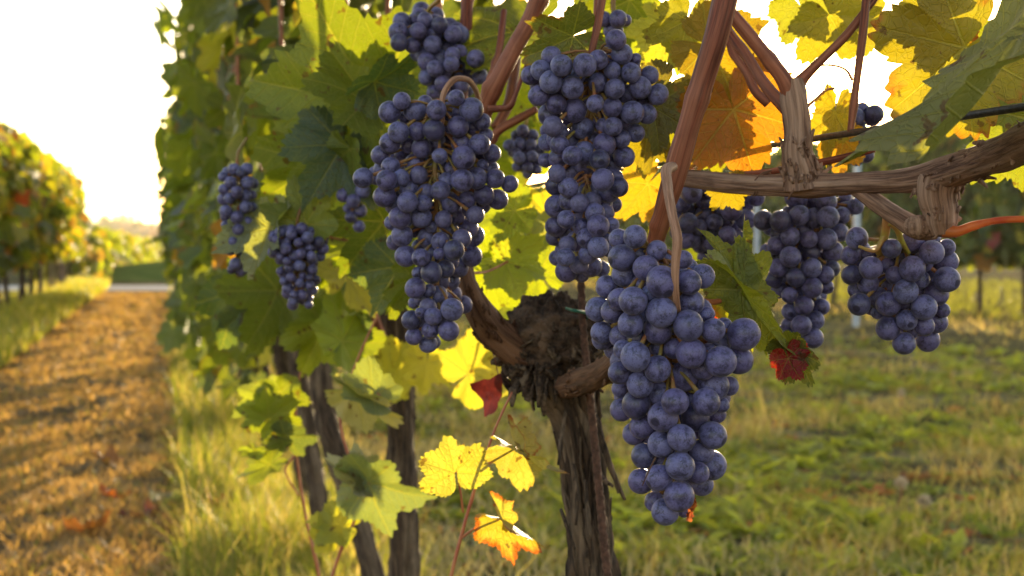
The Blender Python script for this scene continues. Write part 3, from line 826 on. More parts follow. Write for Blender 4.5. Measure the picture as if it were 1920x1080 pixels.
# first spur, an old stub with rings of torn bark, then its canes
pts, rad = pxpath([(1508, 352, .85, 36), (1503, 318, .848, 33), (1496, 288, .845, 26), (1496, 250, .843, 25), (1494, 215, .842, 25), (1488, 175, .842, 24), (1484, 150, .842, 18)])
wood('spur', vB, pts, rad, 'cordon', 32, 90, bark_disp(.14, 2.6, 14, 7.0, .22, 70))
bark_strips('bark_strip', vB, pts[:4], rad[:4], 60, rA, 'cordon', (.005, .013), .55)
for lst in ([(1486, 185, .842, 17), (1470, 150, .84, 15), (1440, 110, .838, 13), (1404, 66, .836, 13), (1355, 5, .834, 12), (1300, -80, .83, 11)],
            [(1480, 205, .85, 14), (1452, 180, .86, 12), (1428, 150, .87, 11), (1400, 105, .88, 10), (1362, 50, .89, 8), (1335, -30, .9, 7)],
            [(1440, 195, .90, 9), (1420, 175, .90, 9), (1402, 140, .91, 8), (1378, 105, .92, 7), (1352, 40, .93, 6), (1330, -40, .93, 5)],
            [(1490, 165, .845, 15), (1512, 140, .845, 10), (1545, 108, .845, 8), (1585, 68, .845, 8), (1630, 10, .845, 7), (1700, -90, .85, 7)],
            [(1594, 250, .84, 6), (1600, 200, .84, 7), (1608, 140, .84, 7), (1618, 60, .84, 8), (1630, -80, .84, 8)]):
    pts, rad = pxpath(lst); dv = unit(pts[-1] - pts[-2]); pts += [pts[-1] + dv * .06 + np.array([0, .01, .05]), pts[-1] + dv * .08 + np.array([0, .03, .5])]; rad.append(rad[-1] * .9); rad.append(.0022)
    wood('cane', vB, pts, rad, 'cane', 18, 60, bark_disp(.05, 3, 6, lst[0][0], .07, 60))
# tendril and a few unripe berries near the sun
mb = MB(); pts, rad = pxpath([(1500, 180, .845, 4), (1518, 130, .845, 2.2), (1555, 122, .843, 2.0), (1588, 133, .842, 2.2), (1598, 150, .842, 3)]); mb.add(*tube_geo(pts, rad, 7, 40))
pts, rad = pxpath([(1508, 205, .845, 4), (1530, 185, .844, 2.5), (1552, 168, .843, 2.2), (1565, 165, .843, 3)]); mb.add(*tube_geo(pts, rad, 7, 30))
pts, rad = pxpath([(1552, 168, .843, 1.2), (1553, 148, .843, .9), (1556, 120, .843, .7), (1554, 95, .843, .6)]); mb.add(*tube_geo(pts, rad, 5, 20))
mb.obj('tendril', M['shoot'], vB)
# second spur, hanging under the cordon, its knuckle and side branch
pts, rad = pxpath([(1765, 335, .775, 42), (1760, 362, .775, 36), (1765, 395, .775, 31), (1766, 420, .775, 28), (1768, 440, .775, 20)])
wood('spur', vB, pts, rad, 'cordon', 34, 70, bark_disp(.16, 2.6, 14, 17.0, .22, 60))
bark_strips('bark_strip', vB, pts, rad, 46, rA, 'cordon', (.004, .012), .55)
pts, rad = pxpath([(1598, 352, .83, 12), (1625, 368, .82, 15), (1655, 388, .81, 17), (1690, 410, .795, 18), (1722, 428, .785, 20), (1752, 428, .778, 21)])
wood('branch', vB, pts, rad, 'cordon', 28, 70, bark_disp(.10, 2.6, 14, 27.0, .12, 60))
blob('knuckle', vB, P(1722, 425, .778), 28 * .78 / F, 20 * .78 / F, 21 * .78 / F, 'cordon', 8.0, .22, 26)
pts, rad = pxpath([(1770, 432, .772, 14), (1795, 434, .768, 10), (1822, 424, .765, 7.5), (1860, 415, .76, 6.5), (1930, 411, .75, 6.5), (2010, 418, .74, 6)])
wood('shoot', vB, pts, rad, 'fresh', 14, 50, None)
# twine-like tendrils wound round the cordon
mb = MB()
for cx, sl in ((1422, 10), (1429, 13), (1436, 8)):
    ring = []
    for k in range(15):
        a = 2 * math.pi * k / 14; dd = .88 - (cx - 1400) * .0003
        ring.append(P(cx + sl * math.sin(a) , 346 - 21.5 * math.sin(a), dd - 21 * dd / F * math.cos(a)))
    mb.add(*tube_geo(ring, [.00045] * 15, 6, 50, None, False))
pts, rad = pxpath([(1434, 326, .868, 1.8), (1446, 320, .865, 1.6), (1430, 324, .862, 1.4), (1415, 338, .86, 1.4)]); mb.add(*tube_geo(pts, rad, 6, 24))
for k in range(1):
    ring = []
    for j in range(15):
        a = 2 * math.pi * j / 14; ring.append(P(1492 + 14 * math.sin(a), 349 - 24 * math.sin(a), .851 - 26 * .85 / F * math.cos(a)))
    mb.add(*tube_geo(ring, [.0006] * 15, 6, 50, None, False))
mb.obj('tendril', M['cordon'], vB)
pts, rad = pxpath([(1385, 326, .9, 4), (1440, 322, .89, 6), (1500, 312, .88, 7), (1570, 298, .87, 7), (1640, 280, .86, 6)])
wood('cane', vB, pts, rad, 'cane', 12, 40, None)

# trellis wire and the rusty stake
def wire(name, label, u, z, y0, y1, r):
    mb = MB(); n = 60
    p = [UY(u, y0 + (y1 - y0) * k / n, z + .004 * math.sin(k * .7)) for k in range(n + 1)]
    mb.add(*tube_geo(p, [r] * (n + 1), 8, 240)); o = mb.obj(name, M['wire'], None); return tag(o, label, 'wire')
wire('trellis_wire', 'dark taut wire above the weathered grey cordon', .405, .861, .25, 22, .0021)
# twisted bar
mb = MB(); pts, rad = pxpath([(1088, 500, 1.035, 7), (1094, 620, 1.035, 7), (1112, 800, 1.03, 7.5), (1133, 1020, 1.025, 8), (1190, 1500, 1.03, 8), (1290, 2460, 1.05, 8)])
mb.add(*tube_geo(pts, rad, 12, 420, lambda s, th, r: .16 * np.sin(s[:, None] * 900 + th[None] * 2)))
tag(mb.obj('stake', M['rust'], None), 'twisted rusty steel bar standing against the shaggy trunk', 'stake')
mb = MB(); pts, rad = pxpath([(1062, 578, 1.03, 2.5), (1080, 583, 1.0, 3), (1098, 586, 1.015, 3.5), (1104, 592, 1.03, 4), (1092, 600, 1.05, 3)]); mb.add(*tube_geo(pts, rad, 8, 30))
tag(mb.obj('tie', M['tie'], None), 'green plastic tie round the rusty bar at the knobby head', 'tie')

# ------------------------------------------------------------------ grape bunches, front grapes as in the photograph
gM = crop([(545,432,100),(441,345,80),(374,148,73),(540,627,97),(710,710,98),(728,885,95),(1062,766,103),(915,937,98),(376,907,94),(362,555,90),(516,985,84),(347,700,82),(715,435,78),
  (800,398,78),(290,280,84),(305,390,78),(730,568,80),(275,545,72),(195,465,72),(140,607,80),(165,755,73),(255,710,75),(517,740,90),(512,235,65),(680,292,58),(270,160,62),(868,740,75),
  (295,860,60),(620,855,65),(530,840,65),(830,640,50),(935,715,55),(1030,930,88),(390,790,70),(165,800,65),(240,860,65),(805,980,75),(840,870,50),(468,512,60)], 1080, 400, 3.375)
gM += crop([(822,250,89),(627,247,86),(668,477,87),(660,655,91),(653,845,96),(565,942,86),(405,137,83),(685,85,95),(865,460,87),(550,342,95),(380,265,90),(278,62,73),(540,515,85),(420,405,78),(755,345,90),
  (290,295,75),(525,728,83),(430,590,80),(410,750,80),(795,565,80),(860,650,92),(795,770,73),(870,145,95),(970,148,60),(280,165,55),(525,195,75),(365,450,70),(500,880,65),(920,265,50),(890,325,60),(680,940,40)], 1080, 680, 3.375)
pos, rad = solve(gM, .715, 1, 122)
build_bunch('biggest grape bunch, hanging lowest in front of the lane grass', pos, rad, [P(1262, 312, .725), P(1250, 318, .718), P(1252, 350, .705), P(1262, 410, .69), P(1270, 450, .685), P(1266, 500, .686), P(1266, 545, .690), P(1271, 585, .700)], [.0024, .0029, .0025, .0023, .0024, .0020, .0018, .0015], 1, pedmat='peduncle')

gL = crop([(430,162,67),(533,240,86),(335,250,86),(698,235,78),(852,138,64),(972,229,92),(868,362,81),(680,390,85),(405,405,82),(550,400,72),(585,532,80),(338,490,82),(265,585,75),(910,605,92),(725,592,60),(530,655,82),(680,650,80),
  (900,782,88),(730,860,75),(310,778,80),(128,763,78),(295,905,85),(475,950,82),(425,760,65),(480,685,70),(660,775,75),(1035,500,80),(900,490,85),(1130,570,70),(1010,765,85),(1155,768,75),(1270,810,67),(1070,895,78),(1175,930,80),
  (940,935,68),(1060,325,65),(980,370,62),(1085,430,55),(480,510,60),(480,850,75),(600,960,65),(960,1010,65),(800,960,90),(1060,660,45),(270,690,60),(450,290,45),(613,177,60),(870,250,50),(700,480,70)], 650, 150, 4.153)
gL += crop([(215,65,75),(358,63,72),(585,50,68),(230,185,74),(428,128,42),(402,200,68),(547,150,65),(678,137,66),(715,190,70),(580,283,70),(700,325,70),(357,335,60),(255,325,73),(612,400,68),(428,435,73),(560,490,62),(320,540,70),(415,555,43),
  (365,615,50),(568,685,76),(570,585,65),(645,652,60),(440,732,60),(352,705,35),(290,755,65),(545,828,70),(310,868,58),(407,918,62),(440,905,50),(340,440,45),(310,640,40),(180,230,55),(480,310,40),(345,260,50),(160,100,50)], 690, 390, 3.6)
pos, rad = solve(gL, .925, 2, 128, .7)
build_bunch('loose grape bunch with spread shoulders against the green leaf wall', pos, rad, [P(898, 190, .97), P(890, 165, .95), P(872, 148, .93), P(850, 150, .92), P(832, 175, .915), P(828, 230, .915)], [.0020, .0018, .0018, .0020, .0019, .0017], 2, pedmat='peduncle')

gC = crop([(798,62,84),(847,180,86),(357,270,88),(545,268,95),(655,225,80),(272,405,94),(190,310,82),(275,195,80),(105,350,75),(445,450,92),(172,515,82),(315,583,82),(460,635,98),(265,670,95),(770,312,70),(920,330,82),(790,460,82),(995,450,90),
  (630,580,70),(770,610,80),(932,653,95),(1070,350,75),(1140,505,85),(1050,665,80),(775,765,76),(530,780,92),(705,910,92),(542,977,92),(420,880,82),(345,1030,92),(300,870,62),(235,895,68),(245,800,62),(840,865,75),(865,1010,85),(955,820,75),
  (655,410,80),(960,215,45),(945,260,50),(700,760,65),(380,760,65),(530,550,50),(230,1040,60)], 970, 60, 4.32)
gC += crop([(440,130,86),(665,195,88),(515,290,92),(660,380,82),(470,460,92),(630,553,87),(305,402,90),(295,240,78),(785,250,78),(300,558,82),(405,610,80),(630,720,84),(460,758,84),(385,905,90),(575,870,84),(735,550,60),(755,390,60),(290,640,70),
  (350,740,58),(305,805,60),(655,890,65),(500,935,60),(700,740,55),(375,190,55),(735,80,80),(700,650,40),(575,150,70),(720,460,40)], 970, 290, 4.153)
pos, rad = solve(gC, .86, 3, 122, .75)
build_bunch('long grape bunch hanging straight down between the two stout red canes', pos, rad, [P(1140, -60, .86), P(1122, 40, .86), P(1112, 110, .86)], [.0026, .0024, .002], 3, pedmat='cane')

gR = crop([(218,180,82),(175,303,72),(320,395,83),(760,283,89),(620,400,92),(620,205,85),(870,478,92),(572,565,90),(705,680,92),(580,772,75),(490,447,65),(180,445,73),(300,510,78),(235,658,82),(468,255,70),(870,245,60),(865,350,84),(445,655,88),
  (795,580,90),(840,700,52),(445,830,88),(795,785,80),(560,940,82),(732,915,85),(440,375,60),(290,290,50),(760,180,65),(370,610,75),(460,520,60),(365,720,45),(215,550,62),(680,545,40),(650,850,50),(540,660,60),(745,410,60),(640,640,50)], 1550, 400, 3.857)
pos, rad = solve(gR, .84, 4, 62, .8)
build_bunch('short wide grape bunch under the knuckle of the weathered cordon', pos, rad, [P(1664, 396, .812), P(1662, 420, .815), P(1658, 445, .82), P(1648, 470, .825)], [.0024, .0026, .0024, .0022], 4)
mb = MB(); pts, rd = pxpath([(1668, 418, .812, 6), (1682, 430, .818, 6), (1690, 452, .825, 6), (1705, 475, .83, 4)]); mb.add(*tube_geo(pts, rd, 8, 24))
pts, rd = pxpath([(1660, 440, .818, 5), (1640, 470, .82, 4), (1610, 462, .822, 3)]); mb.add(*tube_geo(pts, rd, 8, 20))
mb.obj('stem_fork', M['greenstem'], [o for o in col.objects if o.name.startswith('grape_bunch') and o.parent is None][-1])

gK = crop([(645,268,63),(705,360,58),(815,375,53),(922,375,63),(705,482,62),(835,548,57),(738,605,57),(835,665,62),(700,710,47),(785,770,58),(770,890,60),(840,965,62),(855,860,54),(888,780,50),(705,805,52),(632,547,55),(605,615,52),(640,680,50),
  (620,415,55),(570,445,45),(912,588,52),(955,552,48),(920,660,43),(960,450,62),(825,455,55),(885,490,40),(930,245,65),(995,335,55),(1015,235,50),(920,155,62),(760,235,62),(545,265,60),(740,130,65),(850,250,60),(1095,180,50),(1040,200,50),(1030,135,40),
  (570,965,40),(615,990,40),(640,1070,40),(780,330,50),(690,620,50),(850,150,60)], 1260, 330, 3.1775)
pos, rad = solve(gK, .99, 5, 92, .7)
build_bunch('tapering grape bunch under the cordon behind the red-tipped hanging leaf', pos, rad, [P(1520, 320, 1.0), P(1515, 355, 1.0), P(1505, 385, 1.0)], [.0024, .0022, .002], 5)

gD = crop([(115,100,65),(215,90,50),(190,155,45),(95,280,60),(185,240,55),(355,205,62),(330,350,52),(230,345,60),(270,220,50),(330,140,60),(500,125,55),(80,380,55),(165,415,45),(205,485,55),(440,260,60),(390,370,45),(60,170,50),(300,430,40),(250,450,45),(20,240,50),(30,330,50),(120,330,45),(440,160,50)], 1260, 330, 3.1775)
pos, rad = solve(gD, 1.04, 6, 60, .7)
build_bunch('shaded grape bunch under the cordon behind the stout red cane', pos, rad, [P(1340, 325, 1.04), P(1335, 345, 1.04)], [.002, .002], 6)

gS = crop([(1265,510,48),(1345,500,48),(1435,505,46),(1370,395,48),(1345,610,50),(1445,595,45),(1410,680,44),(1330,675,42),(1480,700,40),(1450,430,45),(1410,730,40),(1300,560,45),(1400,555,42),(1320,430,40),(1500,620,45),(1500,540,45)], 650, 150, 4.153)
pos, rad = solve(gS, 1.24, 7, 44, .8)
build_bunch('small dim grape bunch behind, between the two larger bunches', pos, rad, [P(990, 205, 1.24), P(985, 235, 1.24)], [.002, .002], 7)

gT = crop([(1045,60,50),(1120,75,45),(1040,0,55),(1110,15,50),(1190,40,50),(1250,205,48),(1200,255,45),(1200,165,50),(1340,180,45),(1345,130,45),(1280,150,50),(1290,290,45),(1475,150,50),(1500,250,45),(1450,210,45),(1240,340,40),(1060,-60,50),(1140,-60,50),(1220,-30,50),
  (1290,40,50),(1380,60,50),(1330,-30,50),(1210,100,50),(1150,120,45),(1400,250,45),(1350,250,48),(1420,320,45),(1300,350,40),(1250,-90,50),(1170,-120,50),(1400,-20,50),(1240,280,45),(1430,120,45)], 400, 60, 3)
pos, rad = solve(gT, 1.10, 8, 98, .7)
build_bunch('dark grape bunch high among the leaves at the top of the red canes', pos, rad, [P(850, -60, 1.1), P(830, -10, 1.1)], [.002, .002], 8)

def loose_bunch(label, cx, cy, wpx, hpx, d, n, seed, shape=1.0, gpx=None):
    """a bunch of n grapes packed in a tapering cone, for bunches farther along the row"""
    r_ = np.random.default_rng(seed); c = P(cx, cy, d); W = wpx / 2 * d / F; Hh = hpx * d / F; rr = .0062 if gpx is None else gpx * d / F
    pos = []; rad = []; tr = 0
    while len(pos) < n and tr < 9000:
        tr += 1
        t = r_.random() ** .9; ww = (1 + .35 * nz(t * 4, seed, 0)) * (W - rr * .6) * (1 - .62 * t ** 1.4) * min(1, .55 + t * 4)
        a = r_.uniform(0, 6.28); q = math.sqrt(r_.uniform(.3, 1))
        p = c + np.array([math.cos(a) * q * ww, math.sin(a) * q * ww, Hh / 2 - rr - t * (Hh - 2 * rr)])
        r = rr * r_.choice([r_.uniform(.95, 1.15), r_.uniform(.7, .95)], p=[.75, .25])
        if all(np.linalg.norm(p - o) > (r + s) * .9 for o, s in zip(pos, rad)): pos.append(p); rad.append(r)
    top = c + np.array([0, 0, Hh / 2])
    return build_bunch(label, pos, rad, [top + [0.006, 0.012, .022], top + [0, 0, .006]], [.0016, .0016], seed, lo=True, pedmat='rachis')
loose_bunch('narrow grape bunch at the leaf wall beside the silvery folded leaf', 446, 412, 80, 215, 1.26, 96, 21, gpx=11.5)
loose_bunch('grape bunch deep in the leaf wall behind the silvery folded leaf', 560, 500, 118, 165, 1.24, 96, 22, gpx=10.5)
loose_bunch('small grape bunch peeping out left of the loose bunch', 664, 390, 60, 105, 1.22, 40, 23)
loose_bunch('grape bunch half hidden by the curled yellow leaf near the sun', 1600, 250, 120, 130, .98, 36, 25)
loose_bunch('upper grape bunch hanging in the canopy left of the big red cane', 1150, 55, 60, 80, .95, 20, 26)

# ------------------------------------------------------------------ vines farther along the row
def trunk_vine(label, px, d, r_px, seed, fork=560):
    base = P(px[-1][0], px[-1][1], d); k = (px[-1][0] - px[-2][0]) / max(1, px[-1][1] - px[-2][1])
    yb = 455 + .83 * F / d; xb = px[-1][0] + k * (yb - px[-1][1]) * .5
    root = thing('grapevine', label, 'grapevine', P(xb, 455 + .8 * F / d, d) * [1, 1, 0], ROWGROUP)
    pl = [(a, b, d, r_px) for a, b in px] + [(xb, yb, d, r_px * 1.3)]
    pts, rad = pxpath(pl); rad[0] *= .8
    wood('trunk', root, pts, rad, 'bark', 36, 110, bark_disp(.36, 3.2, 11, seed, .22, 22))
    return root, pts
v2, p2 = trunk_vine('grapevine with a straight dark furrowed trunk, second along the row', [(737, 470), (742, 560), (748, 680), (752, 800), (753, 900), (756, 1010)], 1.82, 25, 31.0)
r2 = np.random.default_rng(31)
bark_strips('bark_strip', v2, p2[1:6], [25 * 1.82 / F] * 5, 50, r2, 'bark', (.015, .04))
pts, rad = pxpath([(772, 640, 1.8, 9), (770, 720, 1.79, 8), (778, 860, 1.79, 9), (775, 1020, 1.78, 9), (775, 1400, 1.78, 10)])
pts, rad = pxpath([(690, 560, 1.78, 8), (708, 610, 1.78, 9), (726, 660, 1.78, 10), (736, 700, 1.8, 9)]); wood('arm', v2, pts, rad, 'cane', 14, 40, bark_disp(.06, 3, 8, 3, .1, 40))
pts, rad = pxpath([(742, 560, 1.82, 17), (780, 500, 1.8, 12), (830, 470, 1.78, 10), (900, 455, 1.74, 8)]); wood('arm', v2, pts, rad, 'arm', 16, 40, bark_disp(.12, 3, 8, 4, .1, 40))
v3, p3 = trunk_vine('grapevine with a slim trunk leaning outward, third along the row', [(592, 600), (598, 680), (612, 780), (640, 880), (668, 970), (690, 1040)], 2.56, 19, 33.0)
v4, p4 = trunk_vine('grapevine with a slender leaning trunk behind the low yellow-green shoot leaves', [(545, 560), (556, 650), (570, 760), (580, 830), (592, 900)], 3.3, 15, 35.0)
v5, p5 = trunk_vine('grapevine with a thin leaning trunk, fifth along the row', [(512, 560), (524, 650), (540, 730), (556, 800)], 4.04, 13, 37.0)
v6, p6 = trunk_vine('grapevine with a thin upright trunk, sixth along the row', [(482, 560), (489, 650), (496, 720), (500, 780)], 4.78, 11, 39.0)
rf = np.random.default_rng(77)
def dress(vine, y, n, zlo, zhi, res, seed, y0=.40, parts=100, table=T_MAIN, size=(.065, .105), uh=.17, uc=.36):
    r_ = np.random.default_rng(seed)
    pos, rots, sizes, tints, u = canopy(r_, n, y - y0, y + .40, zlo, zhi, uc, uh, size, table, 0 if y < 4.5 else .05)
    order = np.argsort(u); a, b = order[:parts], order[parts:]
    for i in a:
        o = link('leaf', variant(res, int(r_.integers(0, 12))), M['leaf'], vine, pos[i])
        o.rotation_euler = Matrix(rots[i].tolist()).to_euler(); o.scale = (sizes[i],) * 3; o.color = (*tints[i], 1)
    if len(b): struct(merged_leaves('foliage', vine, pos[b], rots[b], sizes[b], tints[b], min(res, 1), seed), 'stuff')
def stems(vine, y, n, seed, top=1.9):
    """the year's canes that rise from the trunk through the leaf wall"""
    r_ = np.random.default_rng(seed); mb = MB()
    for _ in range(n):
        yy = y + r_.uniform(-.38, .38); u = .30 + r_.normal(0, .06)
        mb.add(*tube_geo([UY(u, yy, .72), UY(u + r_.normal(0, .05), yy, 1.2), UY(u + r_.normal(0, .08), yy + r_.normal(0, .1), top)], [.005, .004, .0025], 7, 14))
    mb.obj('cane', M['shoot'], vine)
for k, (v, y) in enumerate(((v2, 1.82), (v3, 2.56), (v4, 3.3), (v5, 4.04), (v6, 4.78))):
    dress(v, y, [110, 200, 210, 220, 220][k], [.78, .70, .60, .42, .34][k], 1.92, 2, 60 + k, .2 if k == 0 else .4)
    stems(v, y, 6, 80 + k)
FARROW = 'leafy grapevine far along the trellised row beside the brown path'
def far_vine(x, y, seed, n, zlo, zhi, uc_off, uh, table, label, group, size, kp=K, res=0):
    """a vine a few pixels wide: dark trunk and its leaves"""
    r_ = np.random.default_rng(seed)
    root = thing('grapevine', label, 'grapevine', (x, y, 0), group)
    t = [np.array([x, y, -.03]), np.array([x + r_.normal(0, .03), y, .35]), np.array([x + r_.normal(0, .05), y + r_.normal(0, .05), zlo + .35])]
    mb = MB(); mb.add(*tube_geo(t, [.034, .026, .02], 9, 14)); mb.obj('trunk', M['trunkfar'], root)
    pos, rots, sizes, tints, u = canopy(r_, n, y - .42, y + .42, zlo, zhi, x + K * y, uh, size, table)
    merged_leaves('foliage', root, pos, rots, sizes, tints, res, seed, r_.uniform(0, .3, n))
    return root
for k in range(23):
    y = 5.52 + k * .74
    near = y < 10
    far_vine(UY(.335, y)[0], y, 200 + k, 220 if near else 170, .30 if near else .42, 1.9, 0, .19, T_MAIN, FARROW, ROWGROUP, (.085, .13) if near else (.10, .15))
LEFTROW = 'autumn-coloured grapevine of the row across the path'
for k in range(15):
    y = 11.6 + k * .86
    far_vine(UY(-1.66, y)[0], y, 300 + k, 400, .62, 1.86, 0, .21, T_LEFT, LEFTROW, 'autumn vines of the row across the path', (.10, .16))
RIGHTROW = 'grapevine of the dark row standing beyond the grassy lane'
for k in range(27):
    y = 14.0 + k * .86
    far_vine(UY(9.0, y)[0], y, 400 + k, 520, .58, 2.1, 0, .27, T_RIGHT, RIGHTROW, 'vines of the dark row beyond the grassy lane', (.11, .17))
YB = 'golden grapevine of the farther block past the pale road'
for k in range(26):
    y = 28 + k * .95; x = -8.7 - (y - 28) * .19 - .6 * (k % 2)
    far_vine(x, y, 500 + k, 170, .1, 1.02 - .012 * k + .05 * (k % 3), 0, .5, T_LEFT[:2] + [(YELLOW, 4), (LIME, 3), (ORANGE, 1)], YB, 'golden vines of the block past the pale road', (.14, .22))
# steel posts of the far row
def post(label, px, d):
    mb = MB(); p = P(px, 600, d) * [1, 1, 0]
    s = .03; prof = [(-s, -.018), (s, -.018), (s, .018), (s * .5, .018), (s * .5, -.006), (-s * .5, -.006), (-s * .5, .018), (-s, .018)]
    v = np.array([[p[0] + a, p[1] + b, z] for z in (-.05, 2.1) for a, b in prof]); n = 8; j = np.arange(n); q = np.stack([j, (j + 1) % n, n + (j + 1) % n, n + j], 1)
    mb.add(v, q, [[n, n + 1, n + 2], [n, n + 2, n + 3], [n, n + 4, n + 5], [n, n + 5, n + 6], [n, n + 6, n + 7]])
    tag(mb.obj('trellis_post', M['post'], None, p, False), label, 'post', 'steel posts of the far trellis')
post('pale steel trellis post beneath the short wide bunch', 1605, 13.5)
post('pale steel trellis post beside the shaded bunch', 1418, 17.5)

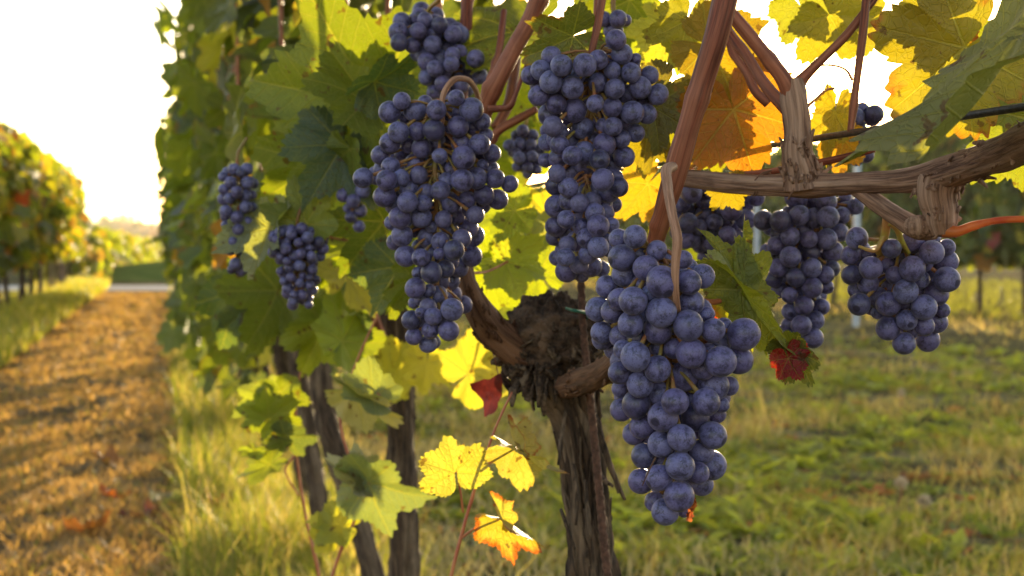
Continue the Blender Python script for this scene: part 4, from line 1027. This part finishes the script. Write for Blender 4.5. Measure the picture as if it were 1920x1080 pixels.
# ------------------------------------------------------------------ leaves near the camera
NEAR = [
 # vine, stalk joint, tip, depth, depth change, roll, tint, options
 (v2, (700, 188), (458, 152), 1.22, .02, -8, OLIVE, dict(stalk=(716, 240, 1.24), wid=1.0, label='large olive leaf backlit through a torn slit', fold=.10, droop=.15)),
 (v2, (690, 186), (615, 78), 1.20, .01, 35, OLIVE, dict(stalk=(716, 240, 1.24), wid=1.05, fold=.2, lobing=.7)),
 (v2, (702, 152), (796, 95), 1.16, -.01, 40, (.05, .08, .05), dict(fold=.5, wid=.75)),
 (vA, (965, 62), (796, 100), 1.12, 0, 62, OLIVE, dict(wid=.9, lobing=.6)),
 (v2, (620, 275), (508, 240), 1.35, 0, 10, OLIVE, dict(wid=1.0)),
 (v2, (640, 190), (588, 262), 1.32, 0, 30, GREEN, dict(wid=1.2)),
 (v2, (596, 302), (482, 388), 1.32, 0, -15, OLIVE, dict(wid=.95, label='broad olive leaf with sawtooth edge')),
 (v2, (640, 275), (585, 368), 1.22, -.02, 0, BLUEG, dict(wid=1.25, curl=-.15, label='dull blue-green leaf turned to the sky')),
 (v2, (655, 280), (670, 350), 1.20, .02, 60, (.09, .12, .02), dict(wid=1.0)),
 (v2, (575, 420), (545, 330), 1.24, 0, -20, (.11, .135, .03), dict(wid=1.0, fold=.3)),
 (v2, (505, 428), (470, 528), 1.26, -.02, 40, PALE, dict(wid=.9, fold=.7, label='silvery folded leaf')),
 (v2, (735, 235), (655, 250), 1.28, 0, -25, LIME, dict(wid=.9)),
 (v2, (720, 415), (640, 510), 1.3, 0, 15, GREEN, dict(stalk=(770, 400, 1.3))),
 (v2, (690, 455), (590, 430), 1.34, .0, 45, LIME, dict(stalk=(580, 428, 1.34))),
 (v2, (745, 500), (700, 590), 1.25, 0, 10, (.06, .09, .045), dict(wid=1.1)),
 (v2, (770, 520), (735, 600), 1.22, 0, -40, OLIVE, dict(wid=.8)),
 (v3, (500, 560), (410, 615), 1.75, 0, 20, GREEN, dict(wid=1.2)),
 (v3, (520, 545), (470, 650), 1.72, -.03, -20, OLIVE, dict(wid=1.3)),
 (v3, (450, 545), (520, 640), 1.76, 0, 10, (.055, .085, .03), dict(wid=1.1)),
 (v3, (620, 545), (550, 600), 1.7, 0, 20, OLIVE, dict(wid=1.2)),
 (v3, (610, 610), (565, 705), 1.7, 0, -15, LIME, dict(wid=.9, label='bright lime leaf crossed by a shadow')),
 (v2, (600, 470), (680, 420), 1.6, .05, 40, LIME, dict(wid=1.0)),
 (v2, (650, 520), (690, 430), 1.62, .05, 20, YELLOW, dict(wid=1.0)),
 (v2, (655, 430), (735, 470), 1.5, .05, 30, LIME, dict(wid=1.0)),
 (v2, (640, 640), (690, 560), 1.6, .05, 20, LIME, dict(wid=.9)),
 (v2, (660, 600), (610, 660), 1.65, .05, 30, BLUEG, dict(wid=.9)),
 (vA, (965, 395), (885, 415), 1.2, 0, 30, LIME, dict(wid=1.0)),
 (vA, (1012, 512), (970, 432), 1.25, 0, 20, LIME, dict(wid=1.1)),
 (vA, (950, 490), (1030, 520), 1.22, 0, -20, (.22, .26, .03), dict(wid=1.1, label='glowing yellow-green leaf above the knobby head', stalk=(870, 512, 1.15))),
 (vA, (915, 520), (985, 575), 1.28, 0, 20, LIME, dict(wid=1.1)),
 (vA, (1000, 440), (1040, 390), 1.26, 0, 30, PALE, dict(wid=1.0)),
 (vA, (885, 430), (930, 500), 1.3, 0, 30, LIME, dict(wid=1.1)),
 (vA, (1020, 400), (985, 350), 1.3, 0, 20, YELLOW, dict(wid=1.0)),
 (vA, (900, 300), (970, 330), 1.32, 0, 10, LIME, dict(wid=1.2)),
 (vA, (935, 240), (915, 320), 1.36, 0, 10, (.2, .25, .03), dict(wid=1.2)),
 (vA, (1000, 280), (1050, 240), 1.36, 0, 10, LIME, dict(wid=1.2)),
 (vA, (940, 160), (1000, 210), 1.3, 0, 10, LIME, dict(wid=1.1)),
 (vA, (1075, 68), (972, 112), .88, .0, -20, (.075, .085, .03), dict(wid=.9, fold=.4, brown=.25, label='dull leaf curled over the top of the long bunch')),
 (vA, (1100, 150), (1060, 70), 1.1, 0, 10, LIME, dict(wid=1.2)),
 (vA, (1260, 60), (1200, 130), 1.05, 0, 20, (.26, .28, .04), dict(wid=1.2)),
 (vA, (1180, 50), (1240, 110), 1.15, 0, -20, LIME, dict(wid=1.2)),
 (vA, (1180, 0), (1080, 40), 1.1, 0, -20, OLIVE, dict(wid=1.2)),
 (vA, (1290, 40), (1265, 130), .95, 0, 20, (.13, .125, .015), dict(wid=1.1, brown=.1)),
 (vB, (1330, 85), (1465, 125), .93, 0, -25, (.19, .13, .012), dict(wid=.9, brown=.15, label='olive brown leaf crossed by cane shadows beside the big red cane')),
 (vB, (1330, 210), (1290, 140), .97, 0, 15, (.15, .12, .015), dict(wid=1.0, brown=.15)),
 (vB, (1345, 180), (1425, 215), .95, 0, 10, (.22, .15, .012), dict(wid=1.0, brown=.2)),
 (vB, (1375, 205), (1420, 340), .92, 0, -8, (.30, .105, .015), dict(wid=1.15, brown=.05, lobing=.5, label='broad rusty orange leaf below the old spur')),
 (vB, (1330, 215), (1350, 330), .96, 0, 20, (.15, .15, .015), dict(wid=1.0)),
 (vA, (1245, 170), (1190, 240), .93, 0, 10, (.085, .07, .02), dict(wid=1.1, brown=.2)),
 (vA, (1225, 200), (1240, 290), .90, 0, -25, (.08, .075, .03), dict(wid=.9, brown=.2, label='drab brown-green leaf hanging against the long bunch')),
 (vA, (1215, 245), (1200, 335), .95, 0, 15, (.15, .12, .015), dict(wid=.8, brown=.15)),
 (vA, (1265, 210), (1290, 320), .97, 0, 20, (.14, .14, .015), dict(wid=1.0)),
 (vA, (1215, 345), (1155, 410), 1.05, 0, 10, ORANGE, dict(wid=1.0, label='glowing orange leaf beyond the long bunch')),
 (vA, (1250, 400), (1215, 440), 1.05, 0, 30, (.45, .26, .02), dict(wid=.8)),
 (vB, (1365, 350), (1388, 395), .90, 0, 15, (.17, .13, .02), dict(wid=1.3)),
 (vB, (1555, 30), (1600, 110), .95, 0, 15, (.20, .18, .03), dict(wid=1.3)),
 (vB, (1500, 10), (1545, 80), 1.0, 0, -10, (.16, .17, .03), dict(wid=1.1)),
 (vB, (1630, 40), (1560, 75), .97, 0, 15, (.20, .17, .03), dict(wid=1.1)),
 (vB, (1810, 90), (1660, 215), .78, .02, 10, (.17, .145, .018), dict(wid=1.15, brown=.30, label='large yellow leaf with rusty blotches')),
 (vB, (1770, 40), (1655, 70), .80, .02, -10, (.16, .14, .02), dict(wid=1.0, brown=.28)),
 (vB, (1960, 55), (1562, 330), .62, .10, 76, (.12, .125, .06), dict(wid=.42, lobing=.25, fold=.05, droop=.02, brown=.08, label='long leaf seen almost edge-on, in front of the wire')),
 (vB, (1930, 225), (1770, 185), .85, 0, 15, (.12, .14, .016), dict(wid=1.25, brown=.2, label='lime leaf with brown rim above the wire')),
 (vB, (1890, 110), (1900, 265), .88, 0, -10, (.13, .145, .018), dict(wid=1.0, brown=.22)),
 (vB, (1950, 130), (1840, 130), .90, 0, 20, (.17, .14, .02), dict(wid=1.0, brown=.34)),
 (vB, (1565, 210), (1545, 300), .90, 0, 40, (.22, .17, .02), dict(wid=.8, brown=.15)),
 (vB, (1580, 260), (1570, 330), .92, 0, 25, (.26, .13, .02), dict(wid=.9, brown=.2)),
 # the shoot that hangs right of the biggest bunch
 (vA, (1388, 542), (1326, 428), .80, .0, 58, (.11, .13, .02), dict(wid=.55, fold=.4, stalk=(1300, 562, .78), stalkmat='shoot', sr=.0016)),
 (vA, (1392, 540), (1412, 415), .80, .02, 45, (.15, .17, .02), dict(wid=.42, lobing=1.6)),
 (vA, (1385, 545), (1330, 590), .82, .03, 10, (.20, .22, .02), dict(wid=1.2)),
 (vA, (1392, 548), (1455, 575), .82, .03, -30, (.20, .22, .025), dict(wid=.9)),
 (vA, (1394, 545), (1502, 690), .785, -.005, 48, (.13, .15, .02), dict(wid=.42, lobing=.5, fold=.3, label='narrow green leaf hanging toward the red tip')),
 (vA, (1484, 655), (1528, 722), .782, 0, 20, (.075, .09, .02), dict(wid=.7, brown=.22, curl=.3, label='green leaf with a crimson withered tip')),
 (vA, (1478, 672), (1500, 716), .778, 0, -15, (.20, .008, .010), dict(wid=1.1, lobing=.4, curl=.3, label='crimson withered leaf flap')),
 (vA, (1345, 590), (1340, 555), .85, 0, 10, (.34, .02, .02), dict(wid=.8, label='small crimson leaf beside the biggest bunch')),
 # around the base of the second vine
 (v2, (880, 700), (955, 650), 1.5, 0, 10, (.50, .43, .06), dict(wid=1.1, label='pale yellow leaf left of the knobby head', stalk=(900, 640, 1.5))),
 (v2, (930, 690), (985, 720), 1.52, 0, 10, (.48, .42, .06), dict(wid=1.0)),
 (v2, (800, 680), (790, 740), 1.7, 0, 10, (.40, .38, .05), dict(wid=1.1)),
 (v2, (735, 700), (800, 640), 1.75, 0, 20, (.34, .34, .05), dict(wid=1.0)),
]
for a in NEAR: leaf(a[0], a[1], a[2], a[3], a[4], a[5], a[6], **a[7])
# leaves above the picture on the two near vines
for vine, y, n, sd_ in ((vA, 1.08, 90, 91), (vB, .55, 90, 92)):
    r_ = np.random.default_rng(sd_)
    pos, rots, sizes, tints, u = canopy(r_, n, y - .36, y + .36, 1.0 + .25 * y, 1.85, .30, .22, (.08, .125), T_MAIN)
    struct(merged_leaves('foliage', vine, pos, rots, sizes, tints, 1, sd_), 'stuff')

# withered leaf pieces
def scrap(name, label, cat, pts, d, mat, seed, bend=.2, parent=None):
    """a torn dry leaf: a ragged polygon with its own buckling and a thin rolled edge"""
    r_ = np.random.default_rng(seed); c = np.mean(np.array(pts, float), 0); n = 10; ring = []
    P2 = np.array(pts, float); m = len(P2)
    out = []
    for i in range(m):
        for k in range(6): out.append(P2[i] + (P2[(i + 1) % m] - P2[i]) * k / 6 + r_.normal(0, 1.2, 2))
    out = np.array(out); M_ = len(out); V = []
    for t in np.linspace(0.0, 1, 7)[1:]:
        for p in out:
            q = c + (p - c) * t; dz = bend * .02 * math.sin((q[0] - c[0]) * .09 + seed) + bend * .015 * math.cos((q[1] - c[1]) * .08) + bend * .006 * nz(q[0] * .1, q[1] * .1, seed)
            V.append(P(q[0], q[1], d + dz))
    V = np.array([P(c[0], c[1], d)] + V); j = np.arange(M_); j2 = (j + 1) % M_
    T = np.stack([np.zeros(M_, int), 1 + j, 1 + j2], 1); i = np.arange(5)[:, None] * M_ + 1
    Q = np.stack([i + j, i + M_ + j, i + M_ + j2, i + j2], -1).reshape(-1, 4); loc = V[0]
    me = mesh_np(name, V - loc, [Q, T]); put_uv(me, np.tile([.3, .3], (Q.size + T.size, 1)))
    put_col(me, 'leafd', np.tile([.4, .1, 0, 1], (len(V), 1)))
    o = link(name, me, M[mat], parent, loc)
    if label: tag(o, label, cat)
    return o
dl = scrap('dried_leaf', 'dark red dried leaf scrap dangling on a thread by the knobby head', 'dried leaf', [(878, 722), (940, 700), (942, 735), (928, 775), (908, 781), (905, 748)], 1.07, 'dryred', 3)
mb = MB(); pts, rd = pxpath([(935, 706, 1.07, 1), (925, 665, 1.07, 1), (912, 640, 1.06, 1), (908, 618, 1.05, 1.2)]); mb.add(*tube_geo(pts, rd, 5, 20)); mb.obj('thread', M['cane'], dl)
scrap('dried_leaf', 'tiny torn orange-brown leaf scrap stuck beneath the biggest bunch', 'dried leaf', [(1292, 938), (1304, 932), (1308, 948), (1300, 958), (1301, 970), (1292, 980), (1286, 975), (1288, 958)], .70, 'dryorange', 8, .2)

mb = MB(); pts, rd = pxpath([(1229, 858, .672, 1.8), (1217, 882, .668, 1.6), (1204, 911, .670, 1.0)]); mb.add(*tube_geo(pts, rd, 6, 16))
tag(mb.obj('twig', M['arm'], None), 'thin dry twig caught low on the biggest bunch', 'twig')
# ------------------------------------------------------------------ leafy shoots that rise from the ground between the trunks
def shoot(label, stem, twigs, leaves, rpx=4):
    yb = stem[-1][2]; x = stem[-1][0]; base = P(x, 455 + .8 * F / yb, yb) * [1, 1, 0]
    root = thing('vine_shoot', label, 'vine shoot', base, 'young shoots between the trunks')
    pts, rad = pxpath([(a, b, d, rpx * (.5 + .5 * i / len(stem))) for i, (a, b, d) in enumerate(stem)]); pts.append(base - [0, 0, .02]); rad.append(rad[-1] * 1.2)
    wood('stem', root, pts, rad, 'shoot', 10, 60, None)
    for tw in twigs:
        pts, rad = pxpath([(a, b, d, 2.6 - i * .4) for i, (a, b, d) in enumerate(tw)]); wood('twig', root, pts, rad, 'shoot', 8, 24, None)
    for l in leaves: leaf(root, *l[:6], **l[6])
shoot('red-stemmed shoot with yellow leaves rising between the two nearest trunks', [(960, 735, 1.0), (930, 800, 1.0), (905, 870, 1.0), (880, 950, 1.0), (858, 1030, 1.0)],
      [[(868, 960, 1.0), (862, 915, .99), (855, 885, .985)], [(908, 875, 1.0), (940, 855, .99), (968, 840, .985)], [(866, 1008, 1.0), (900, 985, .99), (935, 975, .985)]],
      [((852, 886), (838, 815), .985, 0, 12, (.36, .27, .07), dict(wid=1.35, brown=.16, label='open yellow leaf facing the camera', lobing=.8)),
       ((966, 840), (1058, 890), .985, 0, 62, (.30, .24, .10), dict(wid=.8, fold=.5, brown=.28, label='curled half-dry leaf')),
       ((968, 838), (940, 778), .985, 0, 62, (.26, .22, .10), dict(wid=.6, fold=.6, brown=.36, curl=.2)),
       ((938, 975), (1022, 1018), .985, 0, 48, (.26, .21, .05), dict(wid=.62, brown=.42, fold=.5, curl=.2, label='half-withered leaf with rusty rim, lowest on the shoot')),
       ((940, 972), (922, 922), .985, 0, 50, (.40, .25, .08), dict(wid=.7, brown=.35, fold=.5))])
shoot('shoot with pale leaves bent over in front of the second trunk', [(722, 560, 1.5), (660, 700, 1.5), (640, 760, 1.5), (670, 960, 1.5), (640, 1030, 1.5)],
      [[(655, 720, 1.5), (690, 720, 1.48), (715, 745, 1.47)], [(668, 950, 1.5), (680, 930, 1.47), (692, 905, 1.45)]],
      [((672, 905), (612, 852), 1.46, 0, 40, (.20, .21, .19), dict(wid=.8, fold=.5, label='pale grey-green leaf catching the light')),
       ((690, 905), (795, 940), 1.45, -.02, 40, (.10, .13, .09), dict(wid=1.0, fold=.35, label='grey-green leaf draped before the second trunk')),
       ((685, 900), (662, 845), 1.46, 0, 35, (.14, .15, .09), dict(wid=.9, fold=.4)),
       ((665, 735), (752, 790), 1.48, 0, 55, (.22, .21, .14), dict(wid=.8, fold=.4)),
       ((700, 745), (625, 700), 1.47, 0, 40, (.13, .16, .08), dict(wid=.9, fold=.4)),
       ((640, 985), (575, 975), 1.5, 0, 30, (.24, .25, .03), dict(wid=1.1)),
       ((625, 1005), (600, 960), 1.5, 0, 10, (.26, .26, .03), dict(wid=1.2))], 3.5)
shoot('shoot with glowing lime leaves in front of the slender trunks', [(600, 610, 1.72), (566, 690, 1.72), (554, 790, 1.72), (562, 900, 1.72), (580, 1000, 1.72), (590, 1040, 1.72)],
      [[(552, 830, 1.72), (530, 810, 1.7), (510, 790, 1.69)], [(556, 850, 1.72), (535, 880, 1.7), (560, 930, 1.7)], [(553, 800, 1.72), (540, 825, 1.7)]],
      [((500, 780), (445, 760), 1.69, 0, 20, LIME, dict(wid=1.1)), ((505, 785), (555, 745), 1.68, 0, 20, (.15, .18, .02), dict(wid=1.2, label='lime leaf glowing beside the slender trunks')),
       ((525, 735), (545, 795), 1.7, 0, 20, OLIVE, dict(wid=1.1)), ((535, 815), (595, 830), 1.68, 0, 50, (.07, .095, .05), dict(wid=1.0)),
       ((530, 830), (490, 825), 1.68, 0, 50, OLIVE, dict(wid=1.0)), ((480, 850), (445, 840), 1.7, 0, 50, LIME, dict(wid=.9)),
       ((505, 870), (440, 895), 1.7, 0, 45, OLIVE, dict(wid=.8)), ((500, 745), (430, 775), 1.72, 0, 40, (.16, .19, .03), dict(wid=.9))], 3.5)

# ------------------------------------------------------------------ grass, weeds, straw, fallen leaves
def blades(name, x, y, z0, hgt, wid, tint, lean, seed, flat=0.0):
    """curved grass blades, five vertices each"""
    r_ = np.random.default_rng(seed); n = len(x); a = r_.uniform(0, 2 * np.pi, n); f = r_.uniform(0, 2 * np.pi, n)
    wx, wy = np.cos(a) * wid / 2, np.sin(a) * wid / 2; lx, ly = np.cos(f) * lean * hgt, np.sin(f) * lean * hgt
    up = hgt * np.sqrt(np.clip(1 - lean ** 2 * .6, .05, 1))
    v = np.zeros((n, 5, 3)); b = np.stack([x, y, z0], 1)
    v[:, 0] = b - np.stack([wx, wy, np.full(n, .01)], 1); v[:, 1] = b + np.stack([wx, wy, np.full(n, -.01)], 1)
    m = b + np.stack([lx * .35, ly * .35, up * .6], 1); v[:, 2] = m - np.stack([wx, wy, 0 * wx], 1) * .75; v[:, 3] = m + np.stack([wx, wy, 0 * wx], 1) * .75
    v[:, 4] = b + np.stack([lx, ly, up], 1)
    k = np.arange(n)[:, None] * 5
    me = mesh_np(name, v.reshape(-1, 3), [k + np.array([[0, 1, 3, 2]]), k + np.array([[2, 3, 4]])], False)
    put_col(me, 'tint', np.repeat(np.concatenate([tint, np.ones((n, 1))], 1), 5, 0))
    return struct(link(name, me, M['grass'], None, (0, 0, 0)), 'stuff')
def spread_y(r_, n, y0, y1, p=1.6):
    """more blades near, fewer far"""
    t = r_.random(n); return (y0 ** (1 - p) + t * (y1 ** (1 - p) - y0 ** (1 - p))) ** (1 / (1 - p))
def vnoise(x, y, s, o): return np.array([nz(a * s, b * s, o) for a, b in zip(x, y)])
gr = np.random.default_rng(5)
# lane grass
n = 130000; y = spread_y(gr, n, 2.6, 38, 1.7); u = gr.uniform(.15, 9.4, n) ; u = np.where(gr.random(n) < .5, gr.uniform(.15, 4.5, n), u); x = u - K * y
a1 = vnoise(x, y, 1.3, 2.0); a2 = vnoise(x, y, 4.5, 8.0)
keep = gr.random(n) < np.clip(.50 + 1.9 * a2 + .7 * a1, .05, 1); x, y, u, a1, a2 = x[keep], y[keep], u[keep], a1[keep], a2[keep]; n = len(x)
h = (.020 + .050 * gr.random(n) ** 2) * (1 + 1.4 * np.clip(a1 + a2, -.6, 1)); tall = gr.random(n) < .02; h[tall] *= 2.2
a3 = vnoise(x, y, 2.4, 31.0)
g1, g2, g3, g4 = np.array([.165, .180, .028]), np.array([.29, .23, .080]), np.array([.42, .34, .17]), np.array([.20, .095, .035])
mixv = np.clip(.45 + 2.2 * a3 + gr.normal(0, .25, n), 0, 1)[:, None]; tint = g1 * (1 - mixv) + g2 * mixv
dry = gr.random(n) < np.clip(.20 + .8 * a1, .05, .6); tint[dry] = g3 * gr.uniform(.6, 1.1, (dry.sum(), 1)); rr_ = gr.random(n) < .06; tint[rr_] = g4
tint *= gr.uniform(.7, 1.25, (n, 1))
blades('grass', x, y, np.zeros(n), h, .0028 + .0011 * y / 3, tint, gr.uniform(.2, .95, n), 1)
# sunlit tall grass under and beyond the dark row
n = 13000; y = spread_y(gr, n, 11, 46, 1.4); u = gr.uniform(8.6, 17, n); x = u - K * y
blades('grass', x, y, np.zeros(n), (.05 + .12 * gr.random(n) ** 1.4), .012 + .0006 * y, np.array([.095, .105, .022]) * gr.uniform(.6, 1.3, (n, 1)), gr.uniform(.1, .7, n), 11)
# verge under the row and beside the path
n = 34000; y = spread_y(gr, n, 2.6, 22, 1.6); u = gr.normal(.27, .13, n); u = np.where(u < .03, gr.uniform(.03, .5, n), u); x = u - K * y
a1 = vnoise(x, y, 2.2, 5.0); h = (.035 + .13 * gr.random(n) ** 2.2) * (1 + 1.3 * a1)
tint = np.array([.15, .17, .026]) * gr.uniform(.6, 1.3, (n, 1)); dry = gr.random(n) < .34; tint[dry] = np.array([.33, .27, .11]) * gr.uniform(.6, 1.1, (dry.sum(), 1))
blades('grass', x, y, np.zeros(n), h, .0030 + .0009 * y / 3, tint, gr.uniform(.1, .8, n), 2)
# verge across the path, under the autumn row
n = 26000; y = spread_y(gr, n, 6, 26, 1.3); u = np.clip(gr.normal(-1.5, .25, n), -2.2, -1.02); x = u - K * y
h = (.08 + .16 * gr.random(n) ** 1.5); tint = np.array([.17, .19, .025]) * gr.uniform(.7, 1.3, (n, 1)); dry = gr.random(n) < .25; tint[dry] = np.array([.36, .30, .10])
blades('grass', x, y, np.zeros(n), h, .006 + .0006 * y, tint, gr.uniform(.1, .7, n), 3)
# mown straw on the path
n = 80000; y = spread_y(gr, n, 2.6, 22, 1.6); u = gr.uniform(-1.12, .06, n); x = u - K * y; a1 = vnoise(x, y, 3.2, 12.0)
keep = gr.random(n) < np.clip(.55 + 1.3 * a1, .1, 1); x, y, u, a1 = x[keep], y[keep], u[keep], a1[keep]; n = len(x)
tint = np.array([.36, .225, .10]) * gr.uniform(.35, 1.2, (n, 1)); gg = gr.random(n) < .08; tint[gg] = np.array([.14, .15, .03])
blades('dry_grass', x, y, np.full(n, .014), .025 + .035 * gr.random(n), .0032 + .0012 * y / 3, tint, gr.uniform(.55, .98, n), 4)
n = 26000; y = spread_y(gr, n, 2.4, 16, 1.8); u = gr.uniform(.25, 1.9, n) ** 1.0; x = u - K * y; a1 = vnoise(x, y, 1.4, 44.0)
keep = gr.random(n) < np.clip(.5 + 1.6 * a1, .03, 1) * np.clip((2.0 - u) * 1.2, 0, 1); x, y = x[keep], y[keep]; n = len(x)
blades('dry_grass', x, y, np.full(n, .02), .03 + .05 * gr.random(n), .003 + .001 * y / 3, np.array([.30, .27, .17]) * gr.uniform(.5, 1.2, (n, 1)), gr.uniform(.7, .99, n), 14)
# broad-leaved weeds in the lane
def weeds(seed, n, small=False):
    r_ = np.random.default_rng(seed); V = []; Q = []; C = []; off = 0
    for _ in range(n):
        yy = spread_y(r_, 1, 3.2, 14, 1.9)[0]; uu = r_.uniform(.6, 6.0) if r_.random() < .62 else r_.uniform(.03, .6); cx, cy = uu - K * yy, yy
        if not small and uu > .6 and nz(cx * .8, cy * .8, 21) < .06: continue
        m = int(r_.integers(7, 16)); tn = np.array([.20, .225, .036]) * r_.uniform(.7, 1.3); rs = r_.uniform(.05, .13) if uu > .6 else r_.uniform(.04, .09)
        if small:
            rs = r_.uniform(.022, .06); tn = np.array([[.16, .195, .035], [.26, .24, .07], [.26, .11, .045], [.20, .23, .10]][int(r_.choice(4, p=[.5, .25, .1, .15]))]) * r_.uniform(.6, 1.3)
        for k in range(m):
            a = r_.uniform(0, 6.28); l = rs * r_.uniform(.6, 1.2); wdt = l * .32; el = r_.uniform(.15, .9); d = np.array([math.cos(a) * math.cos(el), math.sin(a) * math.cos(el), math.sin(el)]); s = np.array([-math.sin(a), math.cos(a), 0])
            b = np.array([cx + r_.normal(0, .02), cy + r_.normal(0, .02), .005]); dn = np.array([0, 0, -.25 * l])
            V += [b, b + d * l * .45 + s * wdt / 2, b + d * l + dn, b + d * l * .45 - s * wdt / 2]; Q.append([off, off + 1, off + 2, off + 3]); off += 4
            C += [[*(tn * r_.uniform(.8, 1.2)), 1]] * 4
    me = mesh_np('weeds', V, np.array(Q), False); put_col(me, 'tint', C); return struct(link('weeds', me, M['grass'], None, (0, 0, 0)), 'stuff')
weeds(6, 4200)
weeds(8, 5200, True)

def seed_head(label, px, ptop, d, seed):
    r_ = np.random.default_rng(seed); top = P(px, ptop, d); base = np.array([top[0] - .02, top[1], 0]); root = thing('wildflower', label, 'wildflower', base, 'dry seed heads in the lane grass')
    mb = MB(); mb.add(*tube_geo([base - [0, 0, .02], (base + top) / 2 + [.01, 0, 0], top], [.003, .0025, .002], 7, 16)); mb.obj('stem', M['shoot'], root)
    mb = MB()
    for _ in range(70):
        dd = unit(r_.normal(0, 1, 3) + [0, 0, .5]); ribbon(mb, [top, top + dd * .010, top + dd * .021 + [0, 0, .003]], [.0012, .002, .0022], .0003, r_)
    mb.obj('seed_head', M['straw'], root)
seed_head('upright fluffy seed head leaning over a reddish stem in the lane grass', 1690, 908, 4.3, 1)
seed_head('lower fluffy seed head on a short stem in the lane grass', 1733, 942, 4.15, 2)
seed_head('tall dry seed head farther back in the lane grass', 1690, 738, 6.6, 3)

fl = np.random.default_rng(12)
def fallen(px, py, tint, label):
    d = .79 * F / (py - 455); p = P(px, py, d); s = fl.uniform(.06, .085)
    o = link('fallen_leaf', leaf_mesh(np.random.default_rng(int(px)), .2, s, res=2, fold=.3, droop=-.25, wave=.14, curl=.25), M['leaf'], None, [p[0], p[1], .028])
    o.rotation_euler = (fl.normal(0, .25), fl.normal(0, .25), fl.uniform(0, 6.28)); o.color = (*tint, 1); tag(o, label, 'leaf', 'fallen leaves on the brown path')
fallen(415, 968, (.30, .03, .03), 'bright crimson fallen leaf lying on the shaded path edge')
fallen(270, 985, (.13, .02, .03), 'dark maroon fallen leaf lying in the shaded path')
fallen(160, 1012, (.12, .03, .028), 'dull brick-red fallen leaf at the bottom corner of the path')
fallen(215, 945, (.26, .05, .03), 'rust-red fallen leaf beside a pale grass tuft on the path')
fallen(205, 880, (.22, .09, .05), 'brown-red fallen leaf upright among straw on the path')
fallen(310, 955, (.30, .29, .22), 'pale grey fallen leaf on the shaded path')
fallen(305, 672, (.33, .28, .20), 'whitish fallen leaf halfway up the path')

# ------------------------------------------------------------------ far wood
def far_wood(seed):
    r_ = np.random.default_rng(seed); V = []; T = []; C = []; off = 0
    for _ in range(420):
        yy = r_.uniform(330, 420); x = r_.uniform(-190, 120); hh = r_.uniform(4.5, 9); ww = hh * r_.uniform(.35, .6); tn = np.array([.07, .075, .03]) * r_.uniform(.7, 1.3)
        if r_.random() < .2: tn = np.array([.16, .10, .03])
        for k in range(70):
            d = unit(r_.normal(0, 1, 3)) * r_.uniform(.5, 1) ; c = np.array([x + d[0] * ww, yy + d[1] * ww, hh * .55 + d[2] * hh * .45]); s = r_.uniform(.35, .8)
            q = r_.normal(0, 1, (3, 3)) * s; V += list(c + q); T.append([off, off + 1, off + 2]); off += 3; C += [[*tn, 1]] * 3
    me = mesh_np('treeline', V, np.array(T), False); put_col(me, 'tint', C); struct(link('treeline', me, M['grass'], None, (0, 0, 0)), 'stuff')
far_wood(9)

# ------------------------------------------------------------------ the hazy evening air
def haze():
    m, t, out = new_mat('haze_air'); n = N(t)
    pv = n.n('ShaderNodeVolumePrincipled'); pv.inputs['Color'].default_value = (.95, .92, .88, 1); pv.inputs['Density'].default_value = .00028; pv.inputs['Anisotropy'].default_value = .55
    n.link(pv.outputs[0], out.inputs['Volume'])
    v = np.array([[x, y, z] for z in (-1.0, 36.0) for x, y in ((-4200, -500), (4200, -500), (4200, 5200), (-4200, 5200))], float)
    f = np.array([[3, 2, 1, 0], [4, 5, 6, 7], [0, 1, 5, 4], [1, 2, 6, 5], [2, 3, 7, 6], [3, 0, 4, 7]])
    struct(link('haze', mesh_np('haze', v, f, False), m, None, (0, 0, 0)), 'stuff')
haze()
